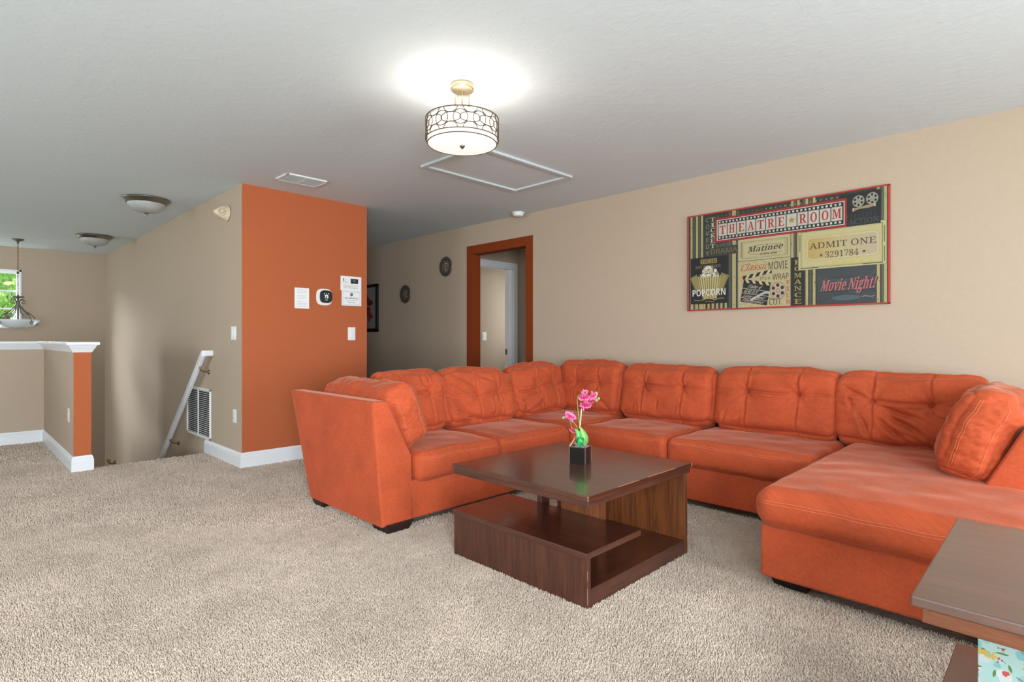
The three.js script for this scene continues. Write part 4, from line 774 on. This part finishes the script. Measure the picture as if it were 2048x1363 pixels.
    text('UNTIL 2PM', 850, 548, 24, 178, '#3b3b38'); g.setLineDash([14, 6]); frame(604, 598, 1160, 600, '#4a483c', 6); g.setLineDash([]);
    text('Classic', 614, 710, 74, 310, '#b5472f', 'normal', 'serif', 46); text('MOVIE', 934, 720, 84, 208, '#2c2b28', 'normal', 'sans-serif');
    text("IT'S A", 846, 828, 30, 112, '#45433c', 'normal', 'sans-serif'); text('WRAP', 980, 838, 66, 172, '#3a3934', 'normal', 'sans-serif');
    g.fillStyle = '#d59a78'; g.globalAlpha = 0.6; g.beginPath(); g.arc(672, 800, 46, 0, 7); g.fill(); g.globalAlpha = 1;
    // clapper board
    g.save(); g.translate(660, 806); g.rotate(-0.17); rect(0, -34, 320, 6, '#231e1b'); for (let i = 0; i < 4; i++) { g.fillStyle = '#cfc5a2'; g.beginPath(); g.moveTo(18 + i * 78, 6); g.lineTo(52 + i * 78, 6); g.lineTo(86 + i * 78, -34); g.lineTo(52 + i * 78, -34); g.fill(); } g.restore();
    g.save(); g.transform(0.98, 0.19, -0.17, 1, 670, 808); rect(0, 0, 300, 252, '#211b19'); for (let i = 0; i < 4; i++) { g.fillStyle = '#cfc5a2'; g.beginPath(); g.moveTo(12 + i * 74, 0); g.lineTo(46 + i * 74, 0); g.lineTo(72 + i * 74, 34); g.lineTo(38 + i * 74, 34); g.fill(); } for (const y of [96, 150, 202]) rect(0, y, 300, y + 5, '#d9d2c2'); text('Take 4', 44, 84, 34, 150, '#e6e2d8', 'normal', 'serif', 30); text('6/6/13', 14, 142, 34, 150, '#e6e2d8', 'normal', 'serif', 26); text('Love n Best', 10, 194, 28, 236, '#e6e2d8', 'normal', 'serif', 30); text('Film project', 8, 242, 28, 238, '#e6e2d8', 'normal', 'serif', 30); g.restore();
    // reel and its film tail
    g.strokeStyle = '#6d5a4a'; g.lineWidth = 9; g.beginPath(); g.arc(1000, 960, 92, 0.9, 2.3); g.stroke(); g.lineWidth = 26; g.strokeStyle = '#b9c0c4'; g.beginPath(); g.moveTo(980, 1000); g.bezierCurveTo(900, 930, 850, 1010, 740, 1050); g.stroke();
    const reel = (x, y, r, a, b, hole, kx = 1) => { g.save(); g.translate(x, y); g.scale(kx, 1); g.fillStyle = a; g.beginPath(); g.arc(0, 0, r, 0, 7); g.fill(); g.strokeStyle = b; g.lineWidth = r * 0.06; g.beginPath(); g.arc(0, 0, r * 0.95, 0, 7); g.stroke(); g.fillStyle = hole; for (let i = 0; i < 6; i++) { const q = i * Math.PI / 3 + 0.5; g.beginPath(); g.arc(Math.cos(q) * r * 0.62, Math.sin(q) * r * 0.62, r * 0.2, 0, 7); g.fill(); g.beginPath(); g.arc(Math.cos(q) * r * 0.2, Math.sin(q) * r * 0.2, r * 0.05, 0, 7); g.fill(); } g.restore(); };
    reel(1037, 958, 98, '#c3b19c', '#8a6f5c', '#3a2a22', 0.88);
    text('CUT', 942, 1112, 66, 130, '#3a3934', 'normal', 'sans-serif'); column('FILM', 1140, 850, 1110, 50, 40, '#c06a50', 'sans-serif');
    // romance column
    rect(1172, 612, 1306, 1131, '#23241f'); column('ROMANCE', 1240, 640, 1112, 50, 78, '#a8985a');
    // ticket
    rect(1246, 330, 2036, 756, '#cbc592'); frame(1246, 330, 2036, 756, '#8d8a63', 4); for (let i = 0; i < 12; i++) rect(1460 + i * 40, 690, 1480 + i * 40, 735, i % 2 ? '#d1c06a' : '#cfc58a');
    frame(1272, 352, 2006, 736, '#5a5840', 4); frame(1282, 362, 1996, 726, '#a9a678', 3); rect(1258, 380, 1264, 560, '#4c4a38'); rect(2018, 380, 2024, 540, '#4c4a38'); rect(2018, 580, 2024, 730, '#4c4a38'); rect(1262, 738, 1440, 744, '#4c4a38'); rect(1840, 738, 2010, 744, '#4c4a38');
    const rnd4 = (x0, y0, x1, y1, r) => { g.beginPath(); g.moveTo(x0 + r, y0); g.arcTo(x1, y0, x1, y1, r); g.arcTo(x1, y1, x0, y1, r); g.arcTo(x0, y1, x0, y0, r); g.arcTo(x0, y0, x1, y0, r); g.closePath(); };
    rnd4(1310, 408, 1986, 672, 60); g.fillStyle = '#c9bd84'; g.fill();
    const lg = g.createLinearGradient(1330, 0, 1980, 0); lg.addColorStop(0, '#c4a860'); lg.addColorStop(0.5, '#c9bc90'); lg.addColorStop(1, '#c0b59a'); rnd4(1334, 428, 1968, 652, 46); g.fillStyle = lg; g.fill(); g.setLineDash([7, 6]); g.strokeStyle = '#e2dbc6'; g.lineWidth = 9; g.stroke(); g.setLineDash([]);
    text('ADMIT ONE', 1354, 542, 62, 600, '#3e3428', 'normal'); text('3291784', 1500, 646, 64, 304, '#3e3428', 'normal'); star(1466, 615, 19, '#3e3428'); star(1850, 615, 19, '#3e3428');
    // action panel
    rect(1640, 20, 1990, 346, '#1e2023'); rect(1620, 320, 1990, 350, '#1e2023');
    reel(1802, 108, 60, '#a8a89c', '#6f6d64', '#1e2023', 0.9); reel(1919, 100, 62, '#a8a89c', '#6f6d64', '#1e2023', 0.85); g.fillStyle = '#a8946c'; g.beginPath(); g.moveTo(1752, 176); g.lineTo(1768, 200); g.lineTo(1810, 188); g.lineTo(1890, 188); g.lineTo(1936, 178); g.lineTo(1944, 158); g.lineTo(1880, 158); g.lineTo(1816, 166); g.fill(); rect(1750, 172, 1764, 206, '#c8c4b8'); rect(1934, 152, 1948, 180, '#c8c4b8');
    text('ACTION', 1712, 336, 54, 266, '#55575a', 'normal'); g.fillStyle = '#34363a'; for (let i = 0; i < 8; i++) g.fillRect(1700 + i * 34, 226, 12, 50);
    // neon script panel
    rect(1426, 757, 1954, 1124, '#3d454a'); for (let i = 0; i < 16; i++) { g.strokeStyle = i % 2 ? 'rgba(90,104,112,0.5)' : 'rgba(40,48,52,0.6)'; g.lineWidth = rr(3, 9); g.beginPath(); g.moveTo(1430, rr(780, 1110)); g.bezierCurveTo(1560, rr(760, 1120), 1780, rr(760, 1120), 1950, rr(780, 1110)); g.stroke(); }
    g.fillStyle = 'rgba(90,112,126,0.7)'; g.beginPath(); g.ellipse(1690, 1070, 130, 26, 0, 0, 7); g.fill();
    for (const [dx, dy, c] of [[7, 7, '#22282b'], [0, 0, '#a5565a'], [-3, -3, '#bb7072']]) { text('Movie', 1456 + dx, 996 + dy, 110, 232, c, 'bold', 'serif', 30, -0.02); text('Night!', 1706 + dx, 992 + dy, 116, 240, c, 'bold', 'serif', 30, -0.02); }
    g.strokeStyle = '#b9b3aa'; g.lineWidth = 4; g.beginPath(); g.moveTo(1830, 1072); g.bezierCurveTo(1870, 1040, 1890, 1086, 1940, 1060); g.stroke();
    // film strip banner
    rect(330, 58, 1700, 350, '#a02a26'); rect(352, 84, 1680, 326, '#e0ddd4'); rect(362, 92, 1672, 318, '#24282a');
    for (let i = 0; i < 32; i++) for (const y of [102, 284]) rect(376 + i * 40.4, y, 396 + i * 40.4, y + 22, '#d9d7d0');
    [...'THEATRE*ROOM'].forEach((ch, i) => { const x = 372 + i * 108; rect(x, 134, x + 100, 276, '#cfccc2'); frame(x + 5, 139, x + 95, 271, '#b4b1a8', 2); if (ch === '*') star(x + 50, 206, 42, '#b3963f'); else text(ch, x + (ch === 'M' ? 6 : 14), 254, 98, ch === 'M' ? 88 : 72, '#b0362c', 'bold'); });
    // overall fine grain of the print
    for (let i = 0; i < 2600; i++) { g.fillStyle = rnd() < 0.5 ? 'rgba(20,20,16,0.08)' : 'rgba(240,232,200,0.05)'; g.fillRect(rr(0, W), rr(0, Hh), rr(2, 10), rr(2, 8)); }
  });
  const t = thing('cinema_sign', 'wide collage sign reading THEATRE ROOM with a red edge on the long wall', 'sign', [4.35, 1.7295, -1.526], -L), w = 0.707, h = 0.3905, e = 0.011;
  const g = new THREE.BoxGeometry(2 * w - 2 * e, 2 * h - 2 * e, 0.024), n = g.attributes.normal, uv = g.attributes.uv; for (let i = 0; i < uv.count; i++) if (n.getZ(i) < 0.5) uv.setXY(i, 0.01, 0.5); g.translate(0, 0, 0.013);
  part('print', g, std({ map: tex, color: 0xdad6d0, roughness: 0.55 }), t);
  const mRed = std({ color: 0xa3302a, roughness: 0.5 });
  part('frame', join(bx(-w, w, h - e, h, 0, 0.028, 0.003), bx(-w, w, -h, -h + e, 0, 0.028, 0.003), bx(-w, -w + e, -h, h, 0, 0.028, 0.003), bx(w - e, w, -h, h, 0, 0.028, 0.003)), mRed, t);
}

// ------------------------------------------------------------------ outside the foyer window
struct('lawn', bx(-40, 40, -3.1, -2.9, -60, 40), std({ color: 0x6f8f4a, roughness: 1 }));
{
  const mBark = std({ color: 0x6b5a48, roughness: 0.95 }), mL = phy({ color: 0xd6e6b4, roughness: 0.6, transmission: 0.4, thickness: 0, side: THREE.DoubleSide });
  function tree(label, x, z, y, r, n, sd) {
    seed = sd; const t = thing('leafy_tree', label, 'tree', [x, -2.9, z]), br = [];
    part('trunk', lathe([[0.22, 0], [0.16, 0.5], [0.13, y + 2.2], [0.05, y + 3.6], [0, y + 3.7]], 14), mBark, t);
    for (let i = 0; i < 9; i++) { const a = rr(0, 6.28), y0 = rr(1.8, y + 3); br.push(tube([[0, y0, 0], [Math.cos(a) * r * 0.4, y0 + 0.5, Math.sin(a) * r * 0.4], [Math.cos(a) * r * 0.85, y0 + rr(0.4, 1.2), Math.sin(a) * r * 0.85]], 0.035, 12, false, 6)); }
    part('branch', join(br), mBark, t);
    const lg = new THREE.CircleGeometry(0.075, 6); lg.scale(0.62, 1.3, 1); const im = shade(new THREE.InstancedMesh(lg, mL, n)); im.name = 'foliage'; im.userData.kind = 'stuff';
    const m = new THREE.Matrix4(), q = new THREE.Quaternion(), e = new THREE.Euler(), c = new THREE.Color(), cl = Array.from({ length: 34 }, () => { const a = rr(0, 6.28), b = Math.acos(rr(-1, 1)), d = r * rr(0.35, 0.95); return [Math.cos(a) * Math.sin(b) * d, y + 2.9 + Math.cos(b) * d * 0.95, Math.sin(a) * Math.sin(b) * d, rr(0.35, 0.75)]; });
    for (let i = 0; i < n; i++) {
      const k = cl[i % cl.length], a = rr(0, 6.28), b = Math.acos(rr(-1, 1)), d = k[3] * Math.cbrt(rnd());
      e.set(rr(0, 6.28), rr(0, 6.28), rr(0, 6.28)); q.setFromEuler(e); const s = rr(0.7, 1.3);
      m.compose(V(k[0] + Math.cos(a) * Math.sin(b) * d, k[1] + Math.cos(b) * d, k[2] + Math.sin(a) * Math.sin(b) * d), q, V(s, s, s)); im.setMatrixAt(i, m);
      c.setHSL(rr(0.22, 0.29), rr(0.35, 0.5), rr(0.42, 0.62)); im.setColorAt(i, c);
    }
    t.add(im);
  }
  tree('pale green leafy tree right outside the foyer window', 1.0, -18.0, 1.7, 2.6, 6500, 61);
  tree('green leafy tree farther back outside the foyer window', -1.8, -22.5, 2.2, 3.2, 6500, 62);
}

// ------------------------------------------------------------------ carpet pile, last because it is the heaviest
{
  const floor = scene.getObjectByName('floor');
  const g = new THREE.CylinderGeometry(0.0006, 0.0022, 0.011, 5, 3), p = g.attributes.position;
  for (let i = 0; i < p.count; i++) { const u = (p.getY(i) + 0.0055) / 0.011, k = 1 + 0.9 * Math.sin(Math.PI * u), tw = u * 1.6, x = p.getX(i) * k, z = p.getZ(i) * k; p.setXYZ(i, x * Math.cos(tw) - z * Math.sin(tw) + 0.0026 * u * u, p.getY(i) + 0.0048, x * Math.sin(tw) + z * Math.cos(tw)); }
  g.computeVertexNormals();
  const spots = []; seed = 8080;
  const boxes = [[1.95, 4.3, -3.6, -2.8], [3.5, 4.3, -3.6, -0.1], [2.62, 4.3, -0.9, -0.1]];
  const fill = (d0, d1, pitch, size, side0 = -9, side1 = 0.1) => {   // a band of depth, between two margins past the edge of the view
    for (let x = -1.6; x < 4.4; x += pitch) for (let z = -7.8; z < 1.2; z += pitch) {
      const px = x + rr(-0.5, 0.5) * pitch, pz = z + rr(-0.5, 0.5) * pitch, f = 0.711 * px - 0.703 * pz, s = 0.703 * px + 0.711 * pz;
      if (f < d0 || f >= d1 || px > 4.33) continue;
      const side = Math.abs(s) - f * 0.935; if (side < side0 || side >= side1 || rnd() < sstep(0.35, 1.0, side)) continue;
      if (pz < -5.92 && px > 0.73) continue;
      if (px > 1.77 && pz < -5.0) continue;
      if (boxes.some(([a, b, c, d]) => px > a && px < b && pz > c && pz < d)) continue;
      spots.push([px, pz, size]);
    }
  };
  fill(1.75, 3.3, 0.0062, 1); fill(3.3, 5.0, 0.0098, 1.5); fill(5.0, 7.2, 0.016, 2.2); fill(0.9, 1.75, 0.0098, 1.5, -9, 1.0); fill(1.75, 5, 0.0098, 1.5, 0.1, 1.0);
  const im = shade(new THREE.InstancedMesh(g, std({ color: 0xffffff, roughness: 1 }), spots.length)); im.name = 'carpet_pile'; im.userData.kind = 'stuff';
  const m = new THREE.Matrix4(), q = new THREE.Quaternion(), e = new THREE.Euler(), c = new THREE.Color(), base = new THREE.Color(0xc2b0a0);
  spots.forEach(([x, z, s], i) => {
    const lean = 0.5 * noise3(x * 1.3, z * 1.3, 9), dir = noise3(x * 0.9, z * 0.9, 4) * 3;
    e.set(lean * Math.cos(dir) + rr(-0.5, 0.5), rr(0, 6.28), lean * Math.sin(dir) + rr(-0.5, 0.5), 'YXZ'); q.setFromEuler(e);
    m.compose(V(x, -0.001, z), q, V(s * rr(0.85, 1.25), rr(0.75, 1.15) * (0.6 + 0.4 * s), s * rr(0.85, 1.25))); im.setMatrixAt(i, m);
    const k = rr(0.86, 1.14) + 0.10 * noise3(x * 2.2, z * 2.2, 1) + 0.06 * noise3(x * 9, z * 9, 2); im.setColorAt(i, c.copy(base).multiplyScalar(k));
  });
  floor.add(im);
  console.log('tufts', spots.length);
}

renderer.render(scene, camera);
